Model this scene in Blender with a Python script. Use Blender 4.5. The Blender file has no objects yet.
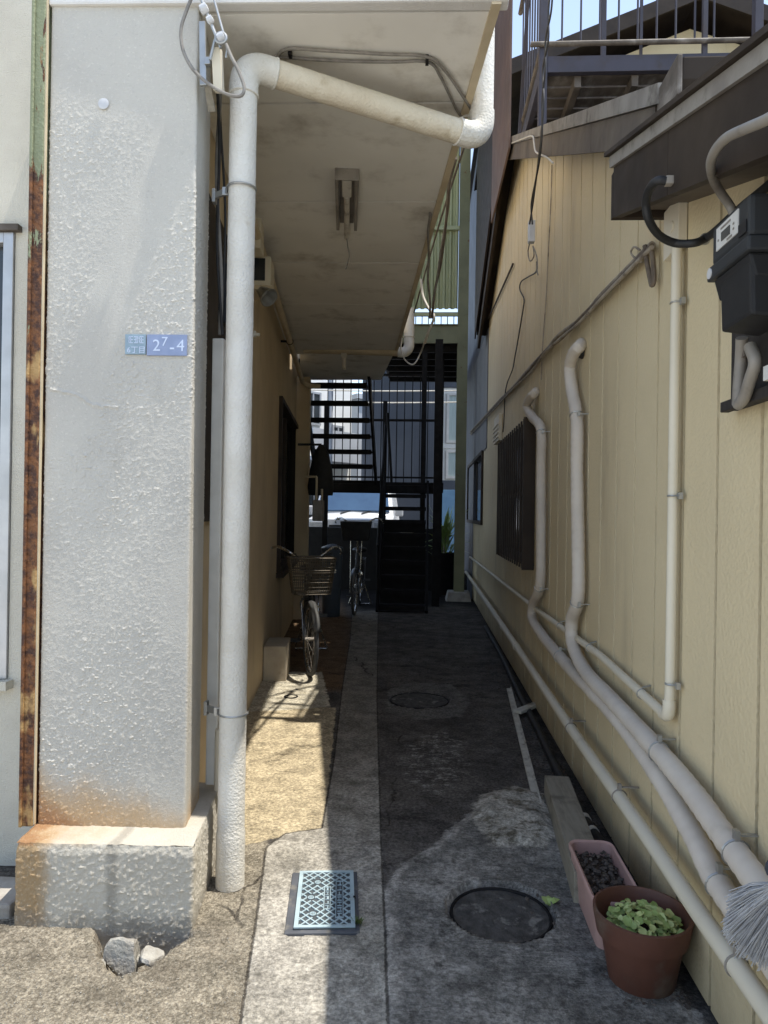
import bpy, bmesh, math, random
import numpy as np
from math import radians, sin, cos, pi, atan2, sqrt
from mathutils import Vector, Matrix, noise as mn

S = bpy.context.scene
COL = S.collection
random.seed(7)

# ------------------------------------------------------------------ camera, sky, sun, exposure
CAM_H, FPX = 1.35, 710.0
PHI, RHO, PIT = radians(3.2), radians(0.9), radians(0.1)
CAM = Vector((0, 0, CAM_H))
_r0 = Vector((cos(PHI), sin(PHI), 0)); _f0 = Vector((-sin(PHI), cos(PHI), 0)); _u0 = Vector((0, 0, 1))
FWD = _f0*cos(PIT) + _u0*sin(PIT); _u1 = _u0*cos(PIT) - _f0*sin(PIT)
RGT = _r0*cos(RHO) + _u1*sin(RHO); UPV = _u1*cos(RHO) - _r0*sin(RHO)
cd = bpy.data.cameras.new('camera'); cam = bpy.data.objects.new('camera', cd); COL.objects.link(cam)
cd.lens = FPX/1024*36.0; cd.sensor_width = 36.0; cd.clip_start = 0.05; cd.clip_end = 500
cam.matrix_world = Matrix(((RGT.x, UPV.x, -FWD.x, 0), (RGT.y, UPV.y, -FWD.y, 0), (RGT.z, UPV.z, -FWD.z, CAM_H), (0, 0, 0, 1)))
S.camera = cam

SUN_TO = Vector((0.35, -0.032, 1.0)).normalized()          # towards the sun: high, from the right
world = bpy.data.worlds.new('World'); S.world = world; world.use_nodes = True
wt = world.node_tree; bg = wt.nodes['Background']
sky = wt.nodes.new('ShaderNodeTexSky'); sky.sky_type = 'NISHITA'; sky.sun_disc = False
sky.sun_elevation = math.asin(SUN_TO.z); sky.sun_rotation = atan2(SUN_TO.x, SUN_TO.y)
sky.air_density = 1.0; sky.dust_density = 0.4; sky.ozone_density = 1.0
hsv = wt.nodes.new('ShaderNodeHueSaturation'); hsv.inputs['Saturation'].default_value = 0.80
wt.links.new(sky.outputs[0], hsv.inputs['Color']); wt.links.new(hsv.outputs[0], bg.inputs[0]); bg.inputs[1].default_value = 0.15
sl = bpy.data.lights.new('sun', 'SUN'); sl.energy = 2.75; sl.angle = radians(0.5); sl.color = (1.0, 0.95, 0.86)
sun = bpy.data.objects.new('sun', sl); COL.objects.link(sun)
sun.rotation_euler = SUN_TO.to_track_quat('Z', 'Y').to_euler(); sun.location = (6, -2, 14)
S.view_settings.view_transform = 'Standard'; S.view_settings.look = 'None'
S.view_settings.exposure = 1.2; S.view_settings.gamma = 1.0; S.view_settings.use_curve_mapping = False

# ------------------------------------------------------------------ helpers
def ray(x, y): return FWD + RGT*((x-384)/FPX) + UPV*((512-y)/FPX)
def G(x, y, z=0.0):
    d = ray(x, y); return CAM + d*((z-CAM_H)/d.z)
RWX = 0.79                                                # plane of the right-hand wall
def RW(x, y, off=0.0):
    d = ray(x, y); return CAM + d*((RWX-off)/d.x)
def DY(x, y, Y):
    d = ray(x, y); return CAM + d*(Y/d.y)
TH = radians(6.3); LO = Vector((-0.644, 0, 0))            # frame of the left-hand building
LD = Vector((-sin(TH), cos(TH), 0)); LN = Vector((cos(TH), sin(TH), 0))
def L(u, v, z): return LO + LD*u + LN*v + Vector((0, 0, z))
def LW(x, y, v=0.0):
    d = ray(x, y); t = (v - (CAM-LO).dot(LN))/d.dot(LN); return CAM + d*t

class MB:
    """collects shapes; part() turns it into ONE mesh object"""
    def __init__(s): s.v = []; s.f = []
    def add(s, vs, fs):
        n = len(s.v); s.v += [Vector(p) for p in vs]; s.f += [tuple(i+n for i in f) for f in fs]; return s
    def hexa(s, b, t):
        return s.add(list(b)+list(t), [(3,2,1,0),(4,5,6,7),(0,1,5,4),(1,2,6,5),(2,3,7,6),(3,0,4,7)])
    def box(s, c, sz, rot=None):
        hx, hy, hz = sz[0]/2, sz[1]/2, sz[2]/2; c = Vector(c)
        P = [Vector(p) for p in ((-hx,-hy,-hz),(hx,-hy,-hz),(hx,hy,-hz),(-hx,hy,-hz),(-hx,-hy,hz),(hx,-hy,hz),(hx,hy,hz),(-hx,hy,hz))]
        if rot is not None: P = [rot @ p for p in P]
        return s.hexa([c+p for p in P[:4]], [c+p for p in P[4:]])
    def bb(s, a, b):
        return s.box([(a[i]+b[i])/2 for i in range(3)], [abs(b[i]-a[i]) for i in range(3)])
    def bar(s, a, b, w, h, up=(0,0,1)):
        a = Vector(a); b = Vector(b); d = (b-a); n = d.length; d.normalize()
        x = d.cross(Vector(up))
        if x.length < 1e-4: x = d.cross(Vector((1,0,0)))
        x.normalize(); z = x.cross(d)
        R = Matrix((x, d, z)).transposed()
        return s.box((a+b)/2, (w, n, h), R)
    def tube(s, pts, r, seg=10, cap=True, rf=None):
        pts = [Vector(p) for p in pts]; n = len(pts); base = len(s.v)
        t0 = (pts[1]-pts[0]).normalized()
        nx = t0.cross(Vector((0,0,1)))
        if nx.length < 1e-3: nx = t0.cross(Vector((1,0,0)))
        nx.normalize()
        for i, p in enumerate(pts):
            if i == 0: t = pts[1]-pts[0]
            elif i == n-1: t = pts[-1]-pts[-2]
            else: t = (pts[i+1]-pts[i]).normalized() + (pts[i]-pts[i-1]).normalized()
            t.normalize(); nx = (nx - t*nx.dot(t)).normalized(); ny = t.cross(nx)
            ri = rf(i) if rf else (r[i] if isinstance(r, (list, tuple)) else r)
            for k in range(seg):
                a = 2*pi*k/seg; s.v.append(p + nx*(ri*cos(a)) + ny*(ri*sin(a)))
        for i in range(n-1):
            for k in range(seg):
                a = base+i*seg+k; b = base+i*seg+(k+1) % seg
                s.f.append((a, b, b+seg, a+seg))
        if cap:
            s.f.append(tuple(base+k for k in reversed(range(seg)))); s.f.append(tuple(base+(n-1)*seg+k for k in range(seg)))
        return s
    def ring(s, c, R, r, ax, seg=24, sg=8):
        c = Vector(c); ax = Vector(ax).normalized(); x = ax.orthogonal().normalized(); y = ax.cross(x); base = len(s.v)
        for i in range(seg):
            a = 2*pi*i/seg; d = x*cos(a)+y*sin(a)
            for k in range(sg):
                b = 2*pi*k/sg; s.v.append(c + d*(R+r*cos(b)) + ax*(r*sin(b)))
        for i in range(seg):
            for k in range(sg):
                j = (i+1) % seg; q = (k+1) % sg
                s.f.append((base+i*sg+k, base+j*sg+k, base+j*sg+q, base+i*sg+q))
        return s
    def lathe(s, prof, c=(0,0,0), seg=24, sx=1, sy=1):
        c = Vector(c); base = len(s.v); n = len(prof)
        for r, z in prof:
            for k in range(seg):
                a = 2*pi*k/seg; s.v.append(c + Vector((r*cos(a)*sx, r*sin(a)*sy, z)))
        for i in range(n-1):
            for k in range(seg):
                a = base+i*seg+k; b = base+i*seg+(k+1) % seg
                s.f.append((a, b, b+seg, a+seg))
        s.f.append(tuple(base+k for k in reversed(range(seg)))); s.f.append(tuple(base+(n-1)*seg+k for k in range(seg)))
        return s
    def prism(s, poly, ext):
        """poly: 3-D outline, ext: extrusion vector"""
        poly = [Vector(p) for p in poly]; e = Vector(ext); n = len(poly)
        fs = [tuple(reversed(range(n))), tuple(range(n, 2*n))] + [(i, (i+1) % n, (i+1) % n+n, i+n) for i in range(n)]
        return s.add(poly+[p+e for p in poly], fs)
    def grid(s, P):
        """P: rows of points"""
        m, n = len(P), len(P[0]); base = len(s.v)
        for r in P: s.v += [Vector(p) for p in r]
        for i in range(m-1):
            for j in range(n-1):
                a = base+i*n+j; s.f.append((a, a+1, a+n+1, a+n))
        return s

ROOT = {}
def smooth_path(pts, n=6):
    """Catmull-Rom through the points"""
    p = [Vector(q) for q in pts]; p = [p[0]*2-p[1]] + p + [p[-1]*2-p[-2]]; out = []
    for i in range(1, len(p)-2):
        for k in range(n):
            t = k/n; a, b, c, d = p[i-1], p[i], p[i+1], p[i+2]
            out.append(0.5*((2*b) + (c-a)*t + (2*a-5*b+4*c-d)*t*t + (3*b-a-3*c+d)*t**3))
    out.append(p[-2]); return out
def resample(pts, step):
    out = [pts[0].copy()]; acc = 0.0
    for a, b in zip(pts, pts[1:]):
        l = (b-a).length; t = step-acc
        while t <= l: out.append(a.lerp(b, t/l)); t += step
        acc = l-(t-step)
    return out

def tag(o, label, cat, group=None):
    o['label'] = label; o['category'] = cat
    if group: o['group'] = group
    return o
def thing(name, label, cat, loc=(0,0,0), rz=0.0, group=None):
    o = bpy.data.objects.new(name, None); COL.objects.link(o); o.empty_display_size = 0.1
    o.location = Vector(loc); o.rotation_euler = (0, 0, rz)
    ROOT[o.name] = Matrix.Translation(Vector(loc)) @ Matrix.Rotation(rz, 4, 'Z')
    return tag(o, label, cat, group)
def part(mb, name, mat, parent=None, local=False, smooth=False, bev=0.0, label=None, origin=None, seg=2):
    me = bpy.data.meshes.new(name); M = None
    vs = mb.v
    if parent is not None:
        M = ROOT[parent.name]
        if not local:
            Mi = M.inverted(); vs = [Mi @ v for v in vs]
    elif origin is not None:
        o_ = Vector(origin); vs = [v-o_ for v in vs]
    me.from_pydata([tuple(v) for v in vs], [], mb.f); me.validate()
    bm = bmesh.new(); bm.from_mesh(me); bmesh.ops.recalc_face_normals(bm, faces=bm.faces)
    if bev > 0:
        es = [e for e in bm.edges if len(e.link_faces) == 2 and e.calc_face_angle(0) > radians(40)]
        bmesh.ops.bevel(bm, geom=es, offset=bev, segments=seg, profile=0.6, affect='EDGES', clamp_overlap=True)
    bm.to_mesh(me); bm.free()
    if smooth:
        me.polygons.foreach_set('use_smooth', [True]*len(me.polygons))
        try: me.set_sharp_from_angle(angle=radians(38))
        except Exception: pass
    me.materials.append(mat)
    o = bpy.data.objects.new(name, me); COL.objects.link(o)
    if parent is not None: o.parent = parent; ROOT[o.name] = M
    elif origin is not None: o.location = Vector(origin); ROOT[o.name] = Matrix.Translation(Vector(origin))
    else: ROOT[o.name] = Matrix.Identity(4)
    if label: o['label'] = label
    return o
def solo(mb, name, mat, label, cat, group=None, origin=None, **k):
    if origin is None:
        xs = [v.x for v in mb.v]; ys = [v.y for v in mb.v]; zs = [v.z for v in mb.v]
        origin = ((min(xs)+max(xs))/2, (min(ys)+max(ys))/2, min(zs))
    return tag(part(mb, name, mat, None, origin=origin, **k), label, cat, group)
def structure(mb, name, mat, **k):
    o = part(mb, name, mat, **k); o['kind'] = 'structure'; return o
def dup(root, loc, rz=None, label=None):
    r = root.copy(); COL.objects.link(r); r.location = Vector(loc)
    if rz is not None: r.rotation_euler = (0, 0, rz)
    if label: r['label'] = label
    for ch in list(root.children):
        c = ch.copy(); COL.objects.link(c); c.parent = r
        for g in list(ch.children):
            d = g.copy(); COL.objects.link(d); d.parent = c
    return r
def repeat(o, offs):
    """copies of a part of the same thing, moved by offsets"""
    for f in offs:
        c = o.copy(); COL.objects.link(c); c.location = o.location + Vector(f)
def lettering(txt, size, depth, Mx, name, mat, parent):
    cu = bpy.data.curves.new('lettering', 'FONT'); cu.body = txt; cu.size = size; cu.extrude = depth; cu.align_x = 'CENTER'; cu.align_y = 'CENTER'; cu.resolution_u = 3
    t = bpy.data.objects.new('lettering', cu); COL.objects.link(t)
    bpy.context.view_layer.update()
    me = bpy.data.meshes.new_from_object(t.evaluated_get(bpy.context.evaluated_depsgraph_get()))
    bpy.data.objects.remove(t); bpy.data.curves.remove(cu)
    me.transform(ROOT[parent.name].inverted() @ Mx); me.materials.clear(); me.materials.append(mat)
    o = bpy.data.objects.new(name, me); COL.objects.link(o); o.parent = parent; ROOT[o.name] = ROOT[parent.name]; return o

# ------------------------------------------------------------------ materials
class NT:
    def __init__(s, name):
        s.m = bpy.data.materials.new(name); s.m.use_nodes = True; s.t = s.m.node_tree
        s.b = s.t.nodes['Principled BSDF']; s._tc = None
    def n(s, typ, **kw):
        nd = s.t.nodes.new(typ)
        for k, v in kw.items(): setattr(nd, k, v)
        return nd
    def l(s, a, b): s.t.links.new(a, b)
    def pos(s, world=False):
        if world:
            return s.n('ShaderNodeNewGeometry').outputs['Position']
        if not s._tc: s._tc = s.n('ShaderNodeTexCoord')
        return s._tc.outputs['Object']
    def noise(s, scale, detail=4, rough=0.55, vec=None, stretch=None, dist=0.0):
        nd = s.n('ShaderNodeTexNoise'); nd.inputs['Scale'].default_value = scale; nd.inputs['Detail'].default_value = detail
        nd.inputs['Roughness'].default_value = rough; nd.inputs['Distortion'].default_value = dist
        v = vec if vec is not None else s.pos()
        if stretch:
            mp = s.n('ShaderNodeMapping'); mp.inputs['Scale'].default_value = stretch; s.l(v, mp.inputs[0]); v = mp.outputs[0]
        s.l(v, nd.inputs['Vector']); return nd.outputs['Fac']
    def ramp(s, fac, a, b):
        nd = s.n('ShaderNodeMapRange', interpolation_type='SMOOTHSTEP'); nd.inputs['From Min'].default_value = a; nd.inputs['From Max'].default_value = b
        s.l(fac, nd.inputs['Value']); return nd.outputs['Result']
    def math(s, op, a, b=None):
        nd = s.n('ShaderNodeMath', operation=op)
        for i, q in enumerate((a, b)):
            if q is None: continue
            if isinstance(q, (int, float)): nd.inputs[i].default_value = q
            else: s.l(q, nd.inputs[i])
        return nd.outputs[0]
    def mix(s, fac, a, b):
        nd = s.n('ShaderNodeMix', data_type='RGBA')
        for sock, q in ((nd.inputs['Factor'], fac), (nd.inputs[6], a), (nd.inputs[7], b)):
            if isinstance(q, (int, float)): sock.default_value = q
            elif isinstance(q, tuple): sock.default_value = (*q, 1) if len(q) == 3 else q
            else: s.l(q, sock)
        return nd.outputs[2]
    def bump(s, h, strength, dist=0.01, prev=None):
        nd = s.n('ShaderNodeBump'); nd.inputs['Strength'].default_value = strength; nd.inputs['Distance'].default_value = dist
        s.l(h, nd.inputs['Height'])
        if prev is not None: s.l(prev, nd.inputs['Normal'])
        return nd.outputs[0]
    def color(s, c): s.l(c, s.b.inputs['Base Color'])

def mat(name, c1, c2=None, rough=0.7, metal=0.0, ns=6.0, dirt=None, ds=2.0, da=(0.5, 0.7), bs=None, bst=0.3, bd=0.004, spec=0.4, stretch=None, dstretch=None, bdet=4):
    N = NT(name); N.b.inputs['Roughness'].default_value = rough; N.b.inputs['Metallic'].default_value = metal
    N.b.inputs['Specular IOR Level'].default_value = spec
    if c2 is None: c2 = tuple(x*0.82 for x in c1)
    f = N.ramp(N.noise(ns, 5, stretch=stretch), 0.35, 0.68); c = N.mix(f, c1, c2)
    if dirt:
        g = N.ramp(N.noise(ds, 6, 0.62, stretch=dstretch), *da); c = N.mix(g, c, dirt)
    N.color(c)
    r = N.math('ADD', N.math('MULTIPLY', N.noise(ns*3, 3), 0.25), rough-0.12); N.l(r, N.b.inputs['Roughness'])
    if bs: N.l(N.bump(N.noise(bs, bdet), bst, bd), N.b.inputs['Normal'])
    return N.m
M = {}
M['white_stucco'] = mat('white_stucco', (.70,.68,.64), (.60,.58,.54), .85, ns=3, dirt=(.45,.43,.39), ds=1.6, da=(.55,.8), bs=170, bst=.5, bd=.004)
M['pipe_paint'] = mat('pipe_paint', (.72,.69,.62), (.62,.58,.50), .75, ns=4, dirt=(.48,.40,.28), ds=5, da=(.58,.8), bs=110, bst=.9, bd=.006)
M['pipe_paint_run'] = mat('pipe_paint_run', (.70,.63,.50), (.62,.54,.41), .75, ns=6, dirt=(.40,.32,.20), ds=9, da=(.55,.8), bs=110, bst=.9, bd=.006)
M['cream_wall'] = mat('cream_wall', (.62,.50,.33), (.54,.43,.28), .85, ns=2, dirt=(.34,.27,.17), ds=1.5, da=(.52,.78), bs=160, bst=.25, bd=.003, dstretch=(1,1,.35))
M['facade'] = mat('facade', (.64,.60,.50), (.56,.52,.43), .9, ns=3, dirt=(.36,.33,.27), ds=1.8, da=(.58,.82), bs=240, bst=.8, bd=.005)
M['soffit'] = mat('soffit', (.84,.81,.74), (.77,.74,.67), .85, ns=1.6, dirt=(.48,.44,.37), ds=2.6, da=(.50,.74), bs=120, bst=.1, bd=.002)
M['cream_trim'] = mat('cream_trim', (.60,.50,.34), (.50,.41,.27), .6, ns=6, dirt=(.28,.21,.13), ds=7, da=(.6,.8))
M['cream_pvc'] = mat('cream_pvc', (.68,.62,.49), (.64,.58,.45), .45, ns=3, dirt=(.48,.42,.32), ds=6, da=(.6,.85))
M['white_pvc'] = mat('white_pvc', (.72,.70,.64), (.62,.60,.54), .5, ns=7, dirt=(.35,.32,.27), ds=8, da=(.6,.8))
M['tape'] = mat('tape', (.62,.56,.48), (.55,.49,.42), .65, ns=5, dirt=(.42,.37,.30), ds=7, da=(.58,.85), bs=60, bst=.2, bd=.003)
M['dark_brown'] = mat('dark_brown', (.046,.034,.025), (.030,.022,.017), .6, ns=4, dirt=(.075,.064,.054), ds=3, da=(.6,.85), spec=.2)
M['worn_brown'] = mat('worn_brown', (.14,.118,.096), (.085,.07,.057), .65, spec=.2, ns=8, dirt=(.30,.27,.235), ds=7, da=(.5,.75), dstretch=(1,.4,1))
M['worn_grey'] = mat('worn_grey', (.27,.25,.22), (.20,.18,.16), .65, spec=.2, ns=9, dirt=(.10,.085,.07), ds=8, da=(.5,.7))
M['grey_brown'] = mat('grey_brown', (.15,.125,.10), (.105,.087,.072), .65, spec=.2, ns=4, dirt=(.05,.04,.034), ds=2, da=(.55,.8))
M['deck_steel'] = mat('deck_steel', (.055,.05,.064), (.04,.037,.047), .55, ns=4, dirt=(.05,.04,.04), ds=6)
M['black_iron'] = mat('black_iron', (.017,.016,.016), (.011,.010,.010), .7, spec=.15, ns=8, dirt=(.035,.027,.021), ds=6, da=(.6,.8))
M['green_steel'] = mat('green_steel', (.225,.225,.125), (.18,.18,.10), .5, ns=3, dirt=(.16,.085,.03), ds=8, da=(.64,.72), bs=50, bst=.1)
M['green_sheet'] = mat('green_sheet', (.46,.48,.28), (.40,.42,.24), .5, ns=1.5, dirt=(.2,.2,.12), ds=3, da=(.6,.85), dstretch=(1,1,.2))
M['galv'] = mat('galv', (.46,.46,.44), (.36,.36,.35), .42, .75, ns=9, dirt=(.2,.17,.13), ds=12, da=(.62,.8))
M['black_rubber'] = mat('black_rubber', (.022,.022,.023), (.016,.016,.016), .55, ns=9)
M['cable_black'] = mat('cable_black', (.03,.028,.026), (.02,.019,.018), .55, ns=20)
M['cable_grey'] = mat('cable_grey', (.26,.24,.21), (.18,.165,.145), .6, ns=20)
M['cable_beige'] = mat('cable_beige', (.40,.35,.28), (.27,.23,.18), .65, ns=12, dirt=(.14,.11,.085), ds=14)
M['cable_brown'] = mat('cable_brown', (.17,.135,.10), (.11,.085,.065), .65, ns=14)
M['cable_white'] = mat('cable_white', (.66,.62,.54), (.52,.48,.41), .5, ns=12)
M['conduit_grey'] = mat('conduit_grey', (.27,.245,.21), (.21,.19,.165), .5, ns=6, dirt=(.13,.11,.09), ds=7)
M['meter_grey'] = mat('meter_grey', (.034,.037,.040), (.028,.030,.033), .5, ns=3)
M['meter_dark'] = mat('meter_dark', (.018,.018,.019), (.013,.013,.014), .6, ns=4)
M['board_wood'] = mat('board_wood', (.036,.031,.028), (.025,.021,.019), .8, ns=10, stretch=(8,8,1))
M['sticker'] = mat('sticker', (.62,.61,.58), (.55,.54,.51), .5)
M['lcd'] = mat('lcd', (.09,.09,.085), (.07,.07,.068), .25)
M['red_plastic'] = mat('red_plastic', (.35,.03,.03), (.28,.025,.025), .4)
M['copper'] = mat('copper', (.55,.24,.14), (.4,.17,.1), .35, .9)
M['glass_dark'] = mat('glass_dark', (.03,.036,.042), (.024,.03,.034), .08, spec=.6, ns=2)
M['glass_blue'] = mat('glass_blue', (.05,.10,.18), (.04,.08,.15), .1, spec=.5, ns=2)
M['glass_pale'] = mat('glass_pale', (.30,.34,.36), (.24,.28,.3), .12, spec=.6, ns=2)
M['alu'] = mat('alu', (.50,.50,.50), (.42,.42,.42), .4, .6, ns=6)
M['terracotta'] = mat('terracotta', (.115,.046,.029), (.082,.033,.021), .55, ns=7, dirt=(.13,.095,.07), ds=7, da=(.50,.72), bs=80, bst=.15)
M['pink_plastic'] = mat('pink_plastic', (.46,.29,.255), (.39,.24,.21), .5, ns=6, dirt=(.26,.16,.13), ds=10, da=(.6,.8))
M['soil'] = mat('soil', (.065,.045,.032), (.035,.024,.018), .95, ns=60, dirt=(.13,.10,.08), ds=40, da=(.6,.7), bs=70, bst=1.0, bd=.015)
M['pebble'] = mat('pebble', (.115,.095,.078), (.065,.05,.042), .9, ns=50)
M['leaf'] = mat('leaf', (.32,.40,.14), (.23,.32,.09), .5, ns=30)
M['leaf_pale'] = mat('leaf_pale', (.50,.54,.22), (.40,.46,.17), .5, ns=30)
M['weed'] = mat('weed', (.09,.13,.03), (.06,.09,.02), .6, ns=40)
M['bristle'] = mat('bristle', (.42,.42,.42), (.33,.33,.34), .5, ns=30)
M['concrete'] = mat('concrete', (.42,.39,.34), (.33,.30,.26), .9, ns=8, dirt=(.21,.19,.165), ds=5, da=(.5,.75), bs=90, bst=.6, bd=.006)
M['bounce_pale'] = mat('bounce_pale', (.60,.57,.52), (.54,.51,.46), .9, ns=4, dirt=(.42,.40,.36), ds=2)
M['asphalt'] = mat('asphalt', (.10,.098,.095), (.075,.073,.07), .9, ns=6, dirt=(.14,.135,.13), ds=2)
M['concrete_tan'] = mat('concrete_tan', (.46,.40,.30), (.38,.32,.24), .9, ns=6, dirt=(.25,.2,.14), ds=5, da=(.55,.8), bs=110, bst=.6, bd=.005)
M['concrete_dark'] = mat('concrete_dark', (.085,.08,.072), (.04,.037,.034), .9, ns=22, dirt=(.20,.19,.168), ds=13, da=(.54,.66), bs=80, bst=.8, bd=.008)
M['stone'] = mat('stone', (.40,.38,.33), (.27,.25,.22), .9, ns=20, dirt=(.18,.165,.14), ds=14, bs=60, bst=.8, bd=.01)
M['timber'] = mat('timber', (.27,.24,.185), (.21,.185,.14), .75, ns=8, dirt=(.14,.12,.09), ds=8, stretch=(10,1,10), bs=60, bst=.2)
M['timber_white'] = mat('timber_white', (.58,.55,.47), (.46,.43,.36), .7, ns=12, dirt=(.26,.23,.19), ds=14)
M['lid_blue'] = mat('lid_blue', (.38,.475,.50), (.31,.40,.43), .55, ns=12, dirt=(.28,.33,.33), ds=16, da=(.58,.75))
M['lid_dark'] = mat('lid_dark', (.075,.085,.09), (.05,.058,.062), .65, ns=30)
M['lid_frame'] = mat('lid_frame', (.095,.10,.112), (.07,.074,.083), .6, ns=12, dirt=(.17,.16,.14), ds=20)
M['plate_blue'] = mat('plate_blue', (.27,.31,.44), (.23,.27,.39), .35, .3, ns=20)
M['plate_teal'] = mat('plate_teal', (.28,.36,.41), (.23,.30,.35), .4, .3, ns=30)
M['plate_text'] = mat('plate_text', (.58,.63,.74), (.52,.57,.68), .35, .3)
M['lamp_grey'] = mat('lamp_grey', (.30,.27,.23), (.22,.195,.165), .6, ns=9, dirt=(.09,.075,.06), ds=10, da=(.55,.75))
M['tube_white'] = mat('tube_white', (.62,.58,.50), (.5,.46,.39), .4, ns=8, dirt=(.28,.24,.19), ds=12)
M['porcelain'] = mat('porcelain', (.62,.62,.62), (.5,.5,.5), .2, ns=8)
M['chrome'] = mat('chrome', (.60,.58,.54), (.46,.43,.38), .25, .9, ns=12, dirt=(.16,.09,.05), ds=30, da=(.6,.75))
M['bike_frame'] = mat('bike_frame', (.10,.105,.115), (.075,.08,.085), .4, .2, ns=12, dirt=(.12,.06,.03), ds=25, da=(.62,.75))
M['tyre_grey'] = mat('tyre_grey', (.10,.10,.098), (.07,.07,.069), .8, ns=30)
M['mudguard'] = mat('mudguard', (.13,.13,.127), (.095,.095,.092), .4, .5, ns=12)
M['basket'] = mat('basket', (.135,.112,.08), (.09,.074,.053), .55, .2, ns=14, dirt=(.15,.08,.045), ds=20, da=(.58,.75))
M['bin_blue'] = mat('bin_blue', (.075,.095,.12), (.06,.075,.095), .5, ns=5)
M['red_paint'] = mat('red_paint', (.42,.06,.07), (.33,.045,.055), .4)
M['car_white'] = mat('car_white', (.62,.62,.62), (.58,.58,.58), .25, spec=.5, ns=2)
M['car_black'] = mat('car_black', (.02,.02,.022), (.015,.015,.016), .4)
M['headlight'] = mat('headlight', (.55,.57,.6), (.4,.42,.45), .1, .4, ns=20)
M['slate_sheet'] = mat('slate_sheet', (.085,.095,.115), (.07,.08,.097), .6, ns=1)
M['white_house'] = mat('white_house', (.75,.74,.70), (.68,.67,.63), .85, ns=1.2)
M['grey_house'] = mat('grey_house', (.45,.47,.50), (.38,.40,.43), .8, ns=1.2)
M['grey_sheet'] = mat('grey_sheet', (.165,.17,.185), (.13,.135,.15), .55, ns=2, stretch=(1,1,.1))
M['curtain'] = mat('curtain', (.45,.52,.50), (.35,.42,.4), .8, ns=5, stretch=(20,20,.5))
M['blue_tarp'] = mat('blue_tarp', (.16,.30,.46), (.13,.25,.4), .6, ns=4)
M['brown_sheet'] = mat('brown_sheet', (.15,.095,.07), (.11,.07,.052), .6, ns=3)
M['roof_tile'] = mat('roof_tile', (.035,.032,.031), (.024,.022,.022), .6, ns=10)
M['tan_house'] = mat('tan_house', (.52,.43,.27), (.45,.37,.23), .85, ns=2)
M['door_brown'] = mat('door_brown', (.25,.14,.07), (.19,.1,.05), .6, ns=8)
M['black_cover'] = mat('black_cover', (.025,.025,.025), (.018,.018,.018), .7, ns=10, bs=14, bst=.5, bd=.02)
# ------------------------------------------------------------------ special materials
def m_siding():
    N = NT('siding'); N.b.inputs['Roughness'].default_value = .55; N.b.inputs['Specular IOR Level'].default_value = .3
    f = N.ramp(N.noise(1.3, 4), .35, .7); c = N.mix(f, (.665,.56,.36), (.605,.505,.32))
    g = N.ramp(N.noise(2.2, 6, .65, stretch=(1,1,.22)), .56, .8); c = N.mix(N.math('MULTIPLY', g, .6), c, (.36,.29,.19))
    z = N.n('ShaderNodeSeparateXYZ'); N.l(N.pos(), z.inputs[0])
    low = N.ramp(N.math('ADD', z.outputs['Z'], N.math('MULTIPLY', N.noise(5, 5), .5)), .62, .22)     # splash dirt along the foot
    c = N.mix(N.math('MULTIPLY', low, .55), c, (.22,.17,.10))
    N.color(c)
    vo = N.n('ShaderNodeTexVoronoi', feature='SMOOTH_F1'); vo.inputs['Scale'].default_value = 95; N.l(N.pos(), vo.inputs['Vector'])
    b1 = N.bump(vo.outputs['Distance'], .42, .005); b2 = N.bump(N.noise(60, 4, .6), .15, .005, b1)
    N.l(b2, N.b.inputs['Normal']); return N.m
M['siding'] = m_siding()

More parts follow.
